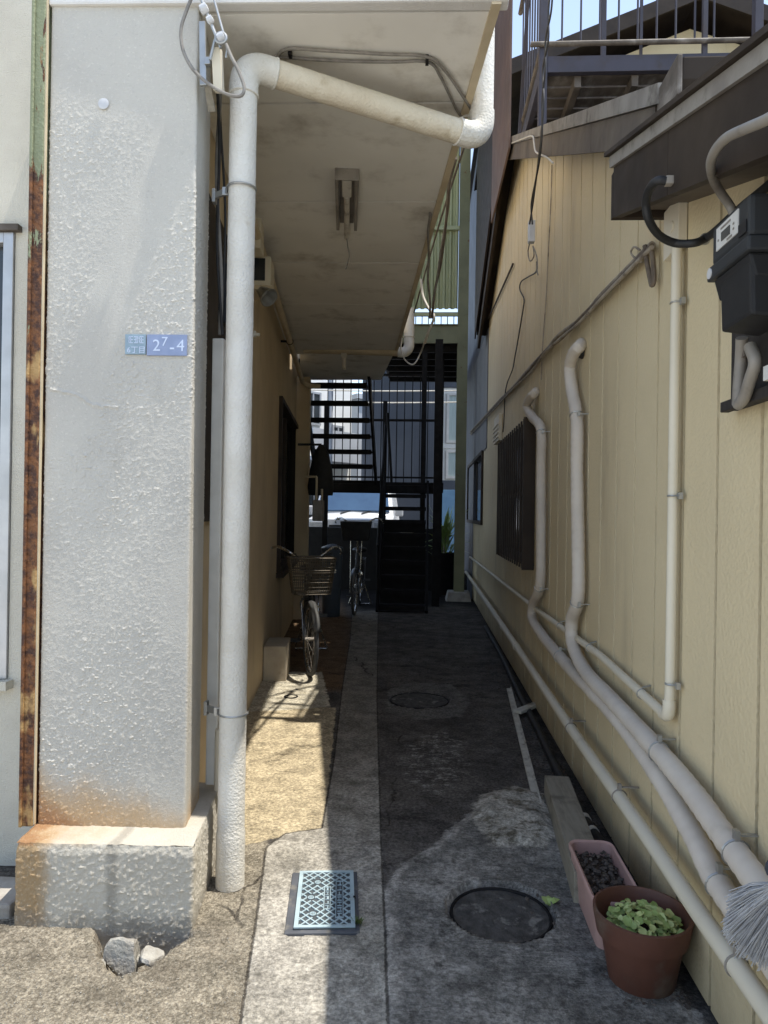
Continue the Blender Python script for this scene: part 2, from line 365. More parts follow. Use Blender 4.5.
def m_pillar(name, c1, c2, plinth=False):
    N = NT(name); N.b.inputs['Roughness'].default_value = .8; N.b.inputs['Specular IOR Level'].default_value = .3
    P = N.pos(True); sp = N.n('ShaderNodeSeparateXYZ'); N.l(P, sp.inputs[0])
    c = N.mix(N.ramp(N.noise(2.2, 5, vec=P), .35, .7), c1, c2)
    c = N.mix(N.math('MULTIPLY', N.ramp(N.noise(7, 6, .65, vec=P, stretch=(1,1,.4)), .58, .8), .35), c, tuple(x*.6 for x in c1))
    nz = N.math('MULTIPLY', N.math('SUBTRACT', N.noise(9, 6, .65, vec=P, stretch=(1,1,.6)), .5), .55)
    dx = N.math('ADD', sp.outputs['X'], 1.29)
    if plinth:
        top = N.ramp(sp.outputs['Z'], .248, .262)                      # the ledge under the rusty post
        a = N.ramp(N.math('ADD', dx, nz), .34, -.02)
        b = N.ramp(N.math('ADD', dx, N.math('MULTIPLY', nz, .35)), .14, .05)
        red = N.ramp(N.math('ADD', dx, nz), .10, -.03)
        c = N.mix(N.math('MULTIPLY', N.math('MULTIPLY', a, top), .8), c, (.46,.30,.15))
        c = N.mix(N.math('MULTIPLY', N.math('MULTIPLY', red, top), .8), c, (.24,.095,.05))
        c = N.mix(N.math('MULTIPLY', b, N.math('SUBTRACT', .8, N.math('MULTIPLY', top, .4))), c, (.36,.22,.085))
        st_ = N.ramp(N.math('ABSOLUTE', N.math('ADD', N.math('ADD', sp.outputs['X'], .985), N.math('MULTIPLY', nz, .05))), .028, .006); c = N.mix(N.math('MULTIPLY', st_, .45), c, (.16,.145,.12))
        foot = N.ramp(N.math('ADD', sp.outputs['Z'], N.math('MULTIPLY', nz, .25)), .07, .0)
        c = N.mix(N.math('MULTIPLY', foot, .6), c, (.20,.18,.15))
    else:
        h = N.math('SUBTRACT', N.math('ADD', sp.outputs['Z'], N.math('MULTIPLY', dx, .22)), N.math('MULTIPLY', nz, .35))
        a = N.ramp(h, .50, .33)
        c = N.mix(N.math('MULTIPLY', a, .75), c, (.52,.33,.15))
        r = N.ramp(N.math('ADD', h, N.math('MULTIPLY', dx, .5)), .40, .30)
        c = N.mix(N.math('MULTIPLY', r, .6), c, (.36,.15,.05))
    sk = N.ramp(N.noise(4.5, 7, .7, vec=P, stretch=(1.6,1.6,.16)), .58, .74); c = N.mix(N.math('MULTIPLY', sk, .28), c, (.26,.245,.21))
    c = N.mix(N.math('MULTIPLY', N.ramp(N.noise(95, 4, .65, vec=P), .56, .70), .30), c, tuple(min(.9, x*1.45) for x in c1)); c = N.mix(N.math('MULTIPLY', N.ramp(N.noise(80, 5, .65, vec=P, stretch=(1,1.2,1.2)), .56, .72), .25), c, tuple(x*.55 for x in c1))  # bright specks put sunlit stucco crests into the colour, among random dark ones
    N.color(c); N.l(N.bump(N.noise(150, 5, .7, vec=P), .9, .005), N.b.inputs['Normal']); return N.m
M['pillar'] = m_pillar('pillar_stucco', (.57,.54,.475), (.50,.474,.42))
M['plinth'] = m_pillar('plinth_stucco', (.55,.51,.43), (.47,.435,.365), True)

def m_rust():
    N = NT('rusty_paint'); N.b.inputs['Roughness'].default_value = .75
    P = N.pos(True); sp = N.n('ShaderNodeSeparateXYZ'); N.l(P, sp.inputs[0])
    green = N.mix(N.ramp(N.noise(5, 4, vec=P), .4, .65), (.25,.27,.16), (.20,.22,.13))
    rust = N.mix(N.ramp(N.noise(26, 6, .7, vec=P), .38, .62), (.20,.08,.026), (.05,.02,.012))
    rust = N.mix(N.ramp(N.noise(13, 5, vec=P, stretch=(1,1,.5)), .55, .65), rust, (.40,.25,.10))
    t = N.math('ADD', N.math('MULTIPLY', N.math('SUBTRACT', N.noise(9, 7, .7, vec=P, stretch=(2.2,2.2,.5)), .5), 4.2), N.math('SUBTRACT', 2.55, sp.outputs['Z']))
    c = N.mix(N.ramp(t, -.02, .12), green, rust); N.color(c)
    N.l(N.bump(N.noise(70, 5, vec=P), .8, .008), N.b.inputs['Normal']); return N.m
M['rust'] = m_rust()

# ------------------------------------------------------------------ the ground: one sheet
def sdf(poly, X, Y):
    """signed distance, negative inside"""
    P = np.array([[p[0], p[1]] for p in poly]); d = np.full(X.shape, 1e9); ins = np.zeros(X.shape, bool); n = len(P)
    for i in range(n):
        a, b = P[i], P[(i+1) % n]; e = b-a; wx = X-a[0]; wy = Y-a[1]
        t = np.clip((wx*e[0]+wy*e[1])/(e@e+1e-12), 0, 1)
        d = np.minimum(d, np.hypot(wx-e[0]*t, wy-e[1]*t))
        c = ((a[1] <= Y) & (b[1] > Y)) | ((b[1] <= Y) & (a[1] > Y))
        with np.errstate(divide='ignore', invalid='ignore'):
            xi = a[0] + (Y-a[1])/(b[1]-a[1]+1e-12)*e[0]
        ins ^= c & (X < xi)
    return np.where(ins, -d, d)
def vnoise(X, Y, s, seed=0):
    """smooth value noise on arrays"""
    rng = np.random.RandomState(seed); T = rng.rand(256, 256); x = X*s+37.3; y = Y*s+11.7
    i = np.floor(x).astype(int); j = np.floor(y).astype(int); fx = x-i; fy = y-j; fx = fx*fx*(3-2*fx); fy = fy*fy*(3-2*fy)
    g = lambda a, b: T[a % 256, b % 256]
    return (g(i,j)*(1-fx)+g(i+1,j)*fx)*(1-fy)+(g(i,j+1)*(1-fx)+g(i+1,j+1)*fx)*fy
def fbm(X, Y, s, o=4, seed=0):
    r = 0; a = .5
    for k in range(o): r = r+a*vnoise(X, Y, s*2**k, seed+k); a *= .5
    return r
gp = lambda *pts: [G(x, y) for x, y in pts]
MAN = Vector((0.283, 2.44)); MANR = 0.172
MAN2 = Vector((-0.01, 5.16)); MAN2R = 0.215
LIDP = gp((287,935),(357,933),(357,875),(293,871))
POLY = dict(
    gravel=gp((-900,1600),(225,1600),(240,1024),(258,905),(264,860),(266,842),(240,846),(215,830),(150,900),(0,915),(-900,930)),
    strip=gp((225,1600),(240,1024),(258,905),(266,848),(285,834),(322,828),(334,760),(342,690),(350,640),(352,612),(378,610),(377,700),(381,840),(385,930),(388,1024),(400,1600)),
    sand=gp((200,900),(262,842),(285,836),(322,832),(330,770),(336,707),(240,707),(225,760)),
    pale=gp((244,712),(262,672),(322,672),(330,706),(300,709)),
    brown=gp((262,690),(350,690),(352,640),(345,600),(300,590),(280,620)),
    weath=gp((388,1600),(383,905),(392,872),(430,850),(470,812),(500,795),(545,800),(575,850),(700,1020),(900,1600)),
    mound=gp((470,815),(480,796),(515,786),(548,795),(560,830),(545,850),(490,846)),
    far_shade=gp((300,604),(330,596),(345,606),(400,611),(450,604),(492,610),(470,545),(424,522),(400,524),(300,545)),
    fleck=gp((408,790),(405,745),(440,730),(462,745),(468,775),(440,795)),
    ring=gp((386,712),(388,690),(410,682),(450,684),(470,700),(462,716),(425,720)))
def ground():
    def spaced(a, b, st): return list(np.arange(a, b, st))
    xs = [-60,-30,-15,-8,-5,-3.2,-2.4] + spaced(-1.9, 0.92, .0105) + [1.0,1.3,2,3,5,8,15,30,60]
    ys = [-40,-20,-10,-5,-2,-.5,.4,1.0,1.3,1.5] + spaced(1.6, 3.4, .0105) + spaced(3.4, 6.4, .02) + spaced(6.4, 12.5, .08) + [12.6,13,14,16,19,24,32,45,70,120]
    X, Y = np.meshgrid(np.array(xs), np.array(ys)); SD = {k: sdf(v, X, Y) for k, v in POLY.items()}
    near = np.clip((X+2.0)*3, 0, 1)*np.clip((1.0-X)*3, 0, 1)*np.clip((12-Y)/2, 0, 1)
    Z = (fbm(X, Y, 2.2, 3, 3)-.45)*.014*near + (fbm(X, Y, 22, 3, 9)-.45)*.006*near
    Z += np.where(SD['gravel'] < 0, (fbm(X, Y, 75, 2, 21)-.4)*.008, 0)
    Z += np.clip(-SD['mound']*.35, 0, .03)*(.6+.8*fbm(X, Y, 12, 3, 5))
    ed = SD['weath']+(fbm(X, Y, 12, 3, 31)-.45)*.05
    Z += np.clip(-ed*.4, 0, .008)
    # flat under the meter lid, sunk at the manholes, broken open in front of the plinth
    sl_ = sdf(LIDP, X, Y); k = np.clip((sl_-.0)/.03, 0, 1); Z = Z*k - .006*(sl_ < 0.004)
    for c, r, dp in ((MAN, MANR+.012, .032), (MAN2, MAN2R+.008, .012)):
        d = np.hypot(X-c[0], Y-c[1])+(fbm(X, Y, 16, 2, 41)-.4)*.022
        Z += np.where(d < r, -dp, 0.004*np.exp(-((d-r)/.03)**2))
    hole = sdf(gp((92,925),(102,958),(118,974),(150,968),(172,950),(192,936),(192,900),(95,895)), X, Y)+(fbm(X, Y, 14, 3, 51)-.45)*.05
    Z += -np.clip(-hole*2.6, 0, .11)
    nx, ny = len(xs), len(ys); V = np.stack([X, Y, Z], -1).reshape(-1, 3)
    idx = np.arange(nx*ny).reshape(ny, nx); F = np.stack([idx[:-1,:-1], idx[:-1,1:], idx[1:,1:], idx[1:,:-1]], -1).reshape(-1, 4)
    me = bpy.data.meshes.new('ground'); me.vertices.add(len(V)); me.vertices.foreach_set('co', V.ravel())
    me.loops.add(F.size); me.loops.foreach_set('vertex_index', F.ravel()); me.polygons.add(len(F))
    me.polygons.foreach_set('loop_start', np.arange(len(F))*4); me.update(calc_edges=True)
    me.polygons.foreach_set('use_smooth', [True]*len(F))
    SD['hole'] = hole; SD['man2'] = np.hypot(X-MAN2[0], Y-MAN2[1])
    for k, v in SD.items():
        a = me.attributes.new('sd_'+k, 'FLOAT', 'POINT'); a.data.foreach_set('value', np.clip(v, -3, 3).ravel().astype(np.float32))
    N = NT('alley_ground'); P = N.pos(True)
    n1 = N.noise(3, 6, .6, vec=P); n2 = N.noise(14, 6, .65, vec=P); n3 = N.noise(60, 4, .6, vec=P); n4 = N.noise(1.1, 5, .6, vec=P)
    def mask(k, amp=.08, e=.006, scale=n2):
        at = N.n('ShaderNodeAttribute', attribute_name='sd_'+k)
        return N.ramp(N.math('ADD', at.outputs['Fac'], N.math('MULTIPLY', N.math('SUBTRACT', scale, .5), amp)), e, -e)
    sq = lambda a, b: N.math('MULTIPLY', a, b)
    # worn dark asphalt
    c = N.mix(N.ramp(n1, .35, .68), (.115,.104,.092), (.068,.061,.055))
    c = N.mix(sq(N.ramp(n4, .48, .62), .7), c, (.125,.112,.095)); c = N.mix(sq(N.ramp(N.noise(5, 8, .75, vec=P), .56, .64), .7), c, (.042,.037,.033))
    c = N.mix(sq(N.ramp(n3, .60, .70), .5), c, (.17,.155,.135))
    c = N.mix(sq(mask('fleck', .30, .05), N.ramp(N.noise(17, 8, .8, vec=P, stretch=(1,1.3,1)), .52, .56)), c, (.25,.235,.21))
    c = N.mix(sq(N.ramp(N.noise(9, 6, .75, vec=P, stretch=(.7,1.8,1)), .64, .69), .6), c, (.22,.205,.18))
    c = N.mix(sq(mask('brown', .2, .12), .75), c, (.17,.105,.055))
    c = N.mix(sq(mask('far_shade', .5, .25), .95), c, (.022,.020,.019))  # far alley floor painted near black to stand for deep shade
    conc = N.mix(N.ramp(n2, .35, .7), (.20,.19,.17), (.115,.108,.097)); conc = N.mix(sq(N.ramp(n1, .46, .66), .8), conc, (.33,.31,.275)); conc = N.mix(sq(N.ramp(N.noise(6, 8, .75, vec=P), .55, .63), .75), conc, (.07,.064,.056)); conc = N.mix(sq(N.ramp(N.noise(5, 6, .7, vec=P, stretch=(.35,6,1)), .55, .66), .5), conc, (.085,.078,.069))
    conc = N.mix(sq(N.ramp(N.noise(22, 6, .7, vec=P), .62, .70), .7), conc, (.27,.25,.225))
    c = N.mix(mask('weath', .12, .006), c, conc)
    wa = N.n('ShaderNodeAttribute', attribute_name='sd_weath')
    rim = N.ramp(N.math('ABSOLUTE', N.math('ADD', wa.outputs['Fac'], N.math('ADD', sq(N.math('SUBTRACT', n2, .5), .12), .02))), .035, .004); c = N.mix(sq(rim, sq(N.ramp(n1, .36, .5), .75)), c, (.36,.335,.295))
    bm_ = sq(N.ramp(N.noise(9, 4, .6, vec=P, stretch=(1.2,16,1)), .5, .62), N.ramp(N.noise(2.5, 3, vec=P), .45, .6)); c = N.mix(sq(sq(bm_, mask('weath', .05, .03)), .45), c, (.33,.31,.275))
    mo = N.mix(N.ramp(n2, .46, .62), (.42,.39,.33), (.15,.13,.095)); c = N.mix(sq(mask('mound', .10, .02), .9), c, mo)
    c = N.mix(sq(mask('ring', .10, .012), N.math('SUBTRACT', .95, sq(N.ramp(n2, .5, .65), .4))), c, (.15,.14,.125))
    at = N.n('ShaderNodeAttribute', attribute_name='sd_man2'); c = N.mix(N.ramp(at.outputs['Fac'], MAN2R+.012, MAN2R-.004), c, (.05,.046,.042))
    sand = N.mix(N.ramp(n3, .4, .62), (.45,.375,.25), (.36,.30,.20)); sand = N.mix(sq(N.ramp(n2, .5, .7), .6), sand, (.23,.19,.13))
    sand = N.mix(N.ramp(N.noise(120, 3, vec=P), .62, .7), sand, (.50,.43,.31))
    c = N.mix(mask('sand', .05, .006), c, sand)
    st = N.mix(N.ramp(n1, .38, .7), (.35,.325,.28), (.27,.25,.21)); st = N.mix(sq(N.ramp(n2, .52, .72), .6), st, (.13,.12,.10))
    st = N.mix(sq(N.ramp(N.noise(45, 5, .7, vec=P), .6, .68), .6), st, (.33,.30,.255))
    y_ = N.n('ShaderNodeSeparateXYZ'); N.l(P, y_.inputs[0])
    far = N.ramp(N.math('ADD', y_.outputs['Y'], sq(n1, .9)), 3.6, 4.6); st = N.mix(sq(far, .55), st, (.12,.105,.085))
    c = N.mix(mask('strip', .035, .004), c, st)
    pl = N.mix(N.ramp(n2, .4, .7), (.46,.42,.33), (.36,.32,.24)); c = N.mix(mask('pale', .08, .006), c, pl)
    vo = N.n('ShaderNodeTexVoronoi', feature='F1'); vo.inputs['Scale'].default_value = 150; N.l(P, vo.inputs['Vector'])
    gr = N.mix(vo.outputs['Color'], (.185,.162,.125), (.285,.255,.20)); gr = N.mix(N.ramp(vo.outputs['Distance'], .5, .75), gr, (.165,.143,.11))
    gr = N.mix(sq(N.ramp(n1, .45, .7), .45), gr, (.15,.125,.095))
    gm = mask('gravel', .06, .008); c = N.mix(gm, c, gr)
    c = N.mix(mask('hole', .06, .012), c, N.mix(N.ramp(n3, .4, .6), (.30,.27,.22), (.15,.125,.095)))
    # cracks: thin wandering lines
    cr = N.n('ShaderNodeTexVoronoi', feature='DISTANCE_TO_EDGE'); cr.inputs['Scale'].default_value = .62
    wv = N.n('ShaderNodeMix', data_type='RGBA'); wv.inputs['Factor'].default_value = .09; N.l(P, wv.inputs[6])
    nc = N.n('ShaderNodeTexNoise'); nc.inputs['Scale'].default_value = 7; nc.inputs['Detail'].default_value = 5; N.l(P, nc.inputs['Vector']); N.l(nc.outputs['Color'], wv.inputs[7]); N.l(wv.outputs[2], cr.inputs['Vector'])
    crack = sq(N.ramp(cr.outputs['Distance'], .0040, .0010), N.ramp(n4, .50, .56)); c = N.mix(sq(crack, .75), c, (.035,.03,.026))
    sd = N.n('ShaderNodeAttribute', attribute_name='sd_strip')
    joint = N.ramp(N.math('ABSOLUTE', N.math('ADD', sd.outputs['Fac'], sq(N.math('SUBTRACT', n3, .5), .012))), .006, .002)
    c = N.mix(sq(joint, .75), c, (.04,.035,.03))
    grain = N.noise(64, 9, .82, vec=P); g2 = N.noise(8, 7, .75, vec=P); gv = sq(N.math('ADD', sq(N.ramp(grain, .33, .67), 1.0), .48), N.math('ADD', sq(N.ramp(g2, .36, .64), .62), .68))
    hv = N.n('ShaderNodeMix', data_type='RGBA', blend_type='MULTIPLY'); hv.inputs['Factor'].default_value = .85
    cv = N.n('ShaderNodeCombineColor'); [N.l(gv, cv.inputs[k]) for k in range(3)]
    N.l(c, hv.inputs[6]); N.l(cv.outputs[0], hv.inputs[7]); c = hv.outputs[2]
    c = N.mix(sq(N.ramp(N.noise(150, 3, .6, vec=P), .66, .72), .45), c, (.42,.39,.34))
    N.color(c)
    N.b.inputs['Roughness'].default_value = .95; N.b.inputs['Specular IOR Level'].default_value = .06
    h1 = N.bump(N.noise(130, 4, .7, vec=P), .55, .008); h2 = N.bump(N.noise(34, 5, .65, vec=P), .5, .014, h1)
    h3 = N.bump(sq(N.math('SUBTRACT', 1.0, vo.outputs['Distance']), gm), .5, .006, h2)
    h4 = N.bump(N.math('SUBTRACT', 0.0, N.math('ADD', crack, joint)), .6, .006, h3)
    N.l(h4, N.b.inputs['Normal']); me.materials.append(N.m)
    o = bpy.data.objects.new('ground', me); COL.objects.link(o); o['kind'] = 'structure'
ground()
mb = MB(); mb.add([(-16,-18,.012),(16,-18,.012),(16,1.28,.012),(-16,1.28,.012)], [(0,1,2,3)]); structure(mb, 'bounce_sheet', M['bounce_pale'])  # unseen pale sheet added behind the camera to bounce light under the canopy
mb = MB(); mb.bb((-40,12.66,.0),(40,60,.30)); structure(mb, 'back_street', M['asphalt'])

# ------------------------------------------------------------------ left-hand building
def wrap(path, zs, disp, cap=False):
    """surface over a 2-D path (list of (x, y)) and heights, pushed out along the path normal by disp(s, z)"""
    P = [Vector((p[0], p[1])) for p in path]; nr = []
    for i in range(len(P)):
        t = P[min(i+1, len(P)-1)]-P[max(i-1, 0)]; t.normalize(); nr.append(Vector((t.y, -t.x)))
    rows = []
    for z in zs: rows.append([Vector((p.x+n.x*disp(p, z), p.y+n.y*disp(p, z), z)) for p, n in zip(P, nr)])
    mb = MB(); mb.grid(rows)
    if cap:
        for r_, rev in ((rows[-1], False), (rows[0], True)):
            b = len(mb.v); mb.v += [q.copy() for q in r_]; ids = list(range(b, b+len(r_))); mb.f.append(tuple(ids if not rev else reversed(ids)))
    return mb
def fillet(pts, r, step):
    """polyline with rounded corners, sampled finely where steps are given"""
    out = []; n = len(pts)
    for i, p in enumerate(pts):
        p = Vector(p[:2])
        if 0 < i < n-1:
            a = (Vector(pts[i-1][:2])-p).normalized(); b = (Vector(pts[i+1][:2])-p).normalized()
            for k in range(6):
                t = k/5; out.append((p+a*r)*(1-t)**2 + p*2*t*(1-t) + (p+b*r)*t*t)
        else: out.append(p)
    res = [out[0]]
    for a, b in zip(out, out[1:]):
        m = max(1, int((b-a).length/step))
        for k in range(1, m+1): res.append(a.lerp(b, k/m))
    return res
bld = thing('stucco_building', 'grey and cream stucco building on the left with a corner pillar and concrete canopy', 'building', L(2.6, 0, 0))
PFL, PFR, PBR, PBL = (-1.308,2.373), (-.797,2.390), (-.829,2.64), (-1.335,2.62)
CK = [DY(50,389,2.37), DY(75,394,2.37), DY(92,405,2.37), DY(117,407,2.37)]
def ridge(x, z):
    for a, b in zip(CK, CK[1:]):
        if a.x <= x <= b.x:
            d = z-(a.z+(b.z-a.z)*(x-a.x)/(b.x-a.x))+.004*mn.noise(Vector((x*60,2,0)))
            if abs(d) < .007: return .0042*(1-abs(d)/.007)
    return 0.0
def pillar_disp(p, z):
    q = Vector((p.x*118, p.y*118, z*140)); a = mn.noise(q)*.75 + mn.noise(q*1.55)*.4 + mn.noise(q*.42)*.35
    crest = max(0.0, a-.02)
    m = mn.noise(Vector((p.x*3.2+4, 7, z*1.7)))*.7 + mn.noise(Vector((p.x*9, 3, z*6)))*.35
    amp = min(1.0, max(0.16, .72+m*1.3))
    # cast shadow band from the upper right and shaded top, imitated by flattened stucco
    xb = -.865 - (2.66-z)*.36; w = .066+.02*mn.noise(Vector((1, 5, z*4)))
    d = abs(p.x-xb)
    if 1.55 < z < 2.9 and d < w+.03: amp *= max(.03, min(1, (d-w)/.03))
    if z > 2.62: amp *= max(.1, 1-(z-2.62)*5)
    if .95 < z < 1.28: amp *= .55
    return crest*amp*.0058 + ridge(p.x, z) + mn.noise(Vector((p.x*2, 1, z*1.6)))*.0006 + mn.noise(Vector((p.x*260, p.y*260, z*260)))*.00028
pp = fillet([PBL, PFL, PFR, PBR], .010, .0033)
pil = part(wrap(pp, np.arange(.24, 3.09, .0033), pillar_disp), 'corner_pillar', M['pillar'], bld, smooth=True, label='grey pillar of rough stucco')
def plinth_disp(p, z):
    q = Vector((p.x*85, p.y*85, z*85)); a = mn.noise(q)*.7+mn.noise(q*2.1)*.5
    e = .004*max(0, (z-.24)/.03)
    return max(-.1, a)*.0062 + mn.noise(Vector((p.x*9, p.y*9, z*9)))*.003 + mn.noise(Vector((p.x*230, p.y*230, z*230)))*.0006 - e*2
pf = fillet([(-1.36,2.80), (-1.302,2.226), (-.722,2.252), (-.785,2.80)], .012, .0046)
pb = wrap(pf, list(np.arange(-.12, .262, .0046))+[.264], plinth_disp)
TOP = []
for j in range(40):
    t = j/39; a = Vector((-1.302-.058*t, 2.236+.56*t)); b = Vector((-.728-.062*t, 2.262+.535*t))
    TOP.append([Vector((*(a.lerp(b, i/50)), .262+mn.noise(Vector((i*.55, j*.55, 0)))*.0028+.004*mn.noise(Vector((i*.12, j*.2, 3))))) for i in range(51)])
pb.grid(TOP)
part(pb, 'plinth', M['plinth'], pil, smooth=True)
mb = MB(); c_ = DY(103,103,2.37); mb.lathe([(.017,0),(.019,.003),(.012,.005)], (0,0,0), 20); mb.v = [Vector((c_.x, 2.3765, c_.z))+Matrix.Rotation(radians(90),3,'X') @ v for v in mb.v]; part(mb, 'plug', M['porcelain'], pil, smooth=True)
# long side wall along the alley, with the window opening
W0, W1 = LW(277.5, 500).y, LW(294, 500).y
uu = lambda P: (P-LO).dot(LD)
wu0, wu1 = uu(LW(277.5, 500)), uu(LW(296, 500)); wz0, wz1 = .78, LW(277.6, 393).z
def wallbox(mb, u0, u1, z0, z1, v0=-.16, v1=0.0):
    mb.hexa([L(u0,v0,z0), L(u1,v0,z0), L(u1,v1,z0), L(u0,v1,z0)], [L(u0,v0,z1), L(u1,v0,z1), L(u1,v1,z1), L(u0,v1,z1)])
mb = MB(); wallbox(mb, 2.62, wu0, -.1, 6.2); wallbox(mb, wu1, 9.6, -.1, 6.2); wallbox(mb, wu0, wu1, -.1, wz0); wallbox(mb, wu0, wu1, wz1, 6.2)
part(mb, 'side_wall', M['cream_wall'], bld)
mb = MB(); wallbox(mb, 9.6, 9.75, -.1, 6.2, -6, 0); wallbox(mb, 2.62, 9.75, 6.2, 6.35, -6, .05)
part(mb, 'rear_wall', M['cream_wall'], bld)
wf = MB()
for a, b, c, d in ((wu0, wu0+.05, wz0, wz1), (wu1-.05, wu1, wz0, wz1), (wu0+.05, wu1-.05, wz0, wz0+.05), (wu0+.05, wu1-.05, wz1-.05, wz1)): wallbox(wf, a, b, c, d, -.1, .035)
um = (wu0+wu1)/2; wallbox(wf, um-.025, um+.025, wz0+.05, wz1-.05, -.07, -.03)
wn = part(wf, 'window', M['dark_brown'], bld, bev=.003)
mb = MB(); wallbox(mb, wu0+.05, wu1-.05, wz0+.05, wz1-.05, -.066, -.06); part(mb, 'pane', M['glass_dark'], wn)
mb = MB(); wallbox(mb, wu0-.04, wu1+.04, wz0-.05, wz0-.003, 0.0, .07); part(mb, 'sill', M['dark_brown'], wn)
mb = MB(); wallbox(mb, 3.0, 3.78, 1.3, 2.75, .002, .018); part(mb, 'dark_gap_panel', M['dark_brown'], bld, bev=.002)  # dark panel added to darken the gap behind the rain pipe
# street front left of the pillar, with the edge of a window
fy = lambda x: 2.60+.03*(x+1.35)
def fbox(mb, x0, x1, z0, z1, d0=0.0, d1=.16):
    mb.hexa([(x0,fy(x0)+d0,z0),(x1,fy(x1)+d0,z0),(x1,fy(x1)+d1,z0),(x0,fy(x0)+d1,z0)], [(x0,fy(x0)+d0,z1),(x1,fy(x1)+d0,z1),(x1,fy(x1)+d1,z1),(x0,fy(x0)+d1,z1)])
fx1 = DY(13, 450, 2.6).x; fz0, fz1 = DY(8, 678, 2.6).z, DY(8, 234, 2.6).z
mb = MB(); fbox(mb, -6.5, -3.1, -.1, 6.2); fbox(mb, fx1, -.93, -.1, 6.2); fbox(mb, -3.1, fx1, -.1, fz0); fbox(mb, -3.1, fx1, fz1, 6.2)
part(mb, 'front_wall', M['facade'], bld)
wf = MB()
for a, b, c, d in ((fx1-.04, fx1-.002, fz0, fz1), (-3.1, -3.06, fz0, fz1), (-3.06, fx1-.04, fz0, fz0+.04), (-3.06, fx1-.04, fz1-.04, fz1), (-2.3,-2.25,fz0+.04,fz1-.04)): fbox(wf, a, b, c, d, -.012, .07)
wn = part(wf, 'window', M['alu'], bld, bev=.003, label='window with a pale aluminium frame on the street front')
mb = MB(); fbox(mb, -3.06, fx1-.04, fz0+.04, fz1-.04, .03, .036); part(mb, 'pane', M['glass_dark'], wn)
mb = MB(); fbox(mb, -3.12, fx1+.02, fz0-.035, fz0-.002, -.05, .03); part(mb, 'sill', M['facade'], wn)
mb = MB(); fbox(mb, -3.12, fx1+.025, fz1+.002, fz1+.025, -.03, .03); part(mb, 'head_flashing', M['worn_brown'], wn)
# canopy: concrete slab over the alley with jointed boards below
CZ = 3.08
cFL, cFR = G(205, 3, CZ), G(497, 12, CZ)
ed = (G(397, 352, CZ)-cFR).normalized()
CE = lambda Y: cFR + ed*((Y-cFR.y)/ed.y)                     # point of the alley-side canopy edge
WLx = lambda Y: LO.x - math.tan(TH)*Y                         # x of the side wall
mb = MB(); yb = 7.75
mb.hexa([(-1.3,2.41,CZ+.02),(CE(2.41).x,2.45,CZ+.02),(CE(yb).x,yb+.05,CZ+.02),(WLx(yb),yb,CZ+.02)], [(-1.3,2.41,CZ+.19),(CE(2.41).x,2.45,CZ+.19),(CE(yb).x,yb+.05,CZ+.19),(WLx(yb),yb,CZ+.19)])
q = [G(300,352,CZ), G(395,352,CZ), G(381,381,CZ), G(300,381,CZ)]
mb.hexa([p+Vector((0,0,.014)) for p in q], [p+Vector((0,0,.17)) for p in q])
can = part(mb, 'canopy', M['soffit'], bld)
mb = MB(); js = [2.43, 2.97, 3.92, 4.88, 5.85, 6.82, 7.72]
for a, b in zip(js, js[1:]):
    a += .007; b -= .007; k = .018
    mb.hexa([(WLx(a)+.003,a,CZ),(CE(a).x-.03,a+k,CZ),(CE(b).x-.03,b+k,CZ),(WLx(b)+.003,b,CZ)], [(WLx(a)+.003,a,CZ+.02),(CE(a).x-.03,a+k,CZ+.02),(CE(b).x-.03,b+k,CZ+.02),(WLx(b)+.003,b,CZ+.02)])
part(mb, 'soffit_board', M['soffit'], can)
mb = MB(); e0, e1 = CE(2.40), CE(7.74)
for dx, z0, z1 in ((-.028, -.012, .20),):
    mb.hexa([e0+Vector((dx,0,z0)), e0+Vector((.004,0,z0)), e1+Vector((.004,0,z0)), e1+Vector((dx,0,z0))], [e0+Vector((dx,0,z1)), e0+Vector((.004,0,z1)), e1+Vector((.004,0,z1)), e1+Vector((dx,0,z1))])
part(mb, 'edge_board', M['cream_trim'], can)
mb = MB(); FY = 2.362
mb.hexa([(-1.312,FY,CZ-.004),(cFR.x+.035,FY+.03,CZ-.004),(cFR.x+.035,2.449,CZ-.004),(-1.312,2.405,CZ-.004)], [(-1.312,FY-.004,CZ+.22),(cFR.x+.035,FY+.026,CZ+.22),(cFR.x+.035,2.449,CZ+.22),(-1.312,2.405,CZ+.22)])
part(mb, 'front_lip', M['white_stucco'], can, bev=.008)
# pilaster further down the wall
a, b = LW(300, 450, .0), None
pu = uu(LW(297, 450, .02)); mb = MB(); wallbox(mb, pu, pu+.3, -.05, CZ-.03, .002, .17)
part(mb, 'pilaster', M['cream_wall'], bld, bev=.006)

# rusty steel post between the street front and the pillar
mb = MB(); mb.bb((-1.360,2.352,.262),(-1.316,2.40,4.2)); mb.bb((-1.360,2.342,.262),(-1.349,2.3515,4.2))
rp = thing('steel_post', 'rusty green painted steel post against the left side of the grey pillar', 'post', (-1.338,2.376,.262))
part(mb, 'channel', M['rust'], rp, bev=.004)
mb = MB(); mb.bb((-1.3155,2.356,.268),(-1.3115,2.368,4.2)); part(mb, 'sealant_strip', M['cream_trim'], rp)

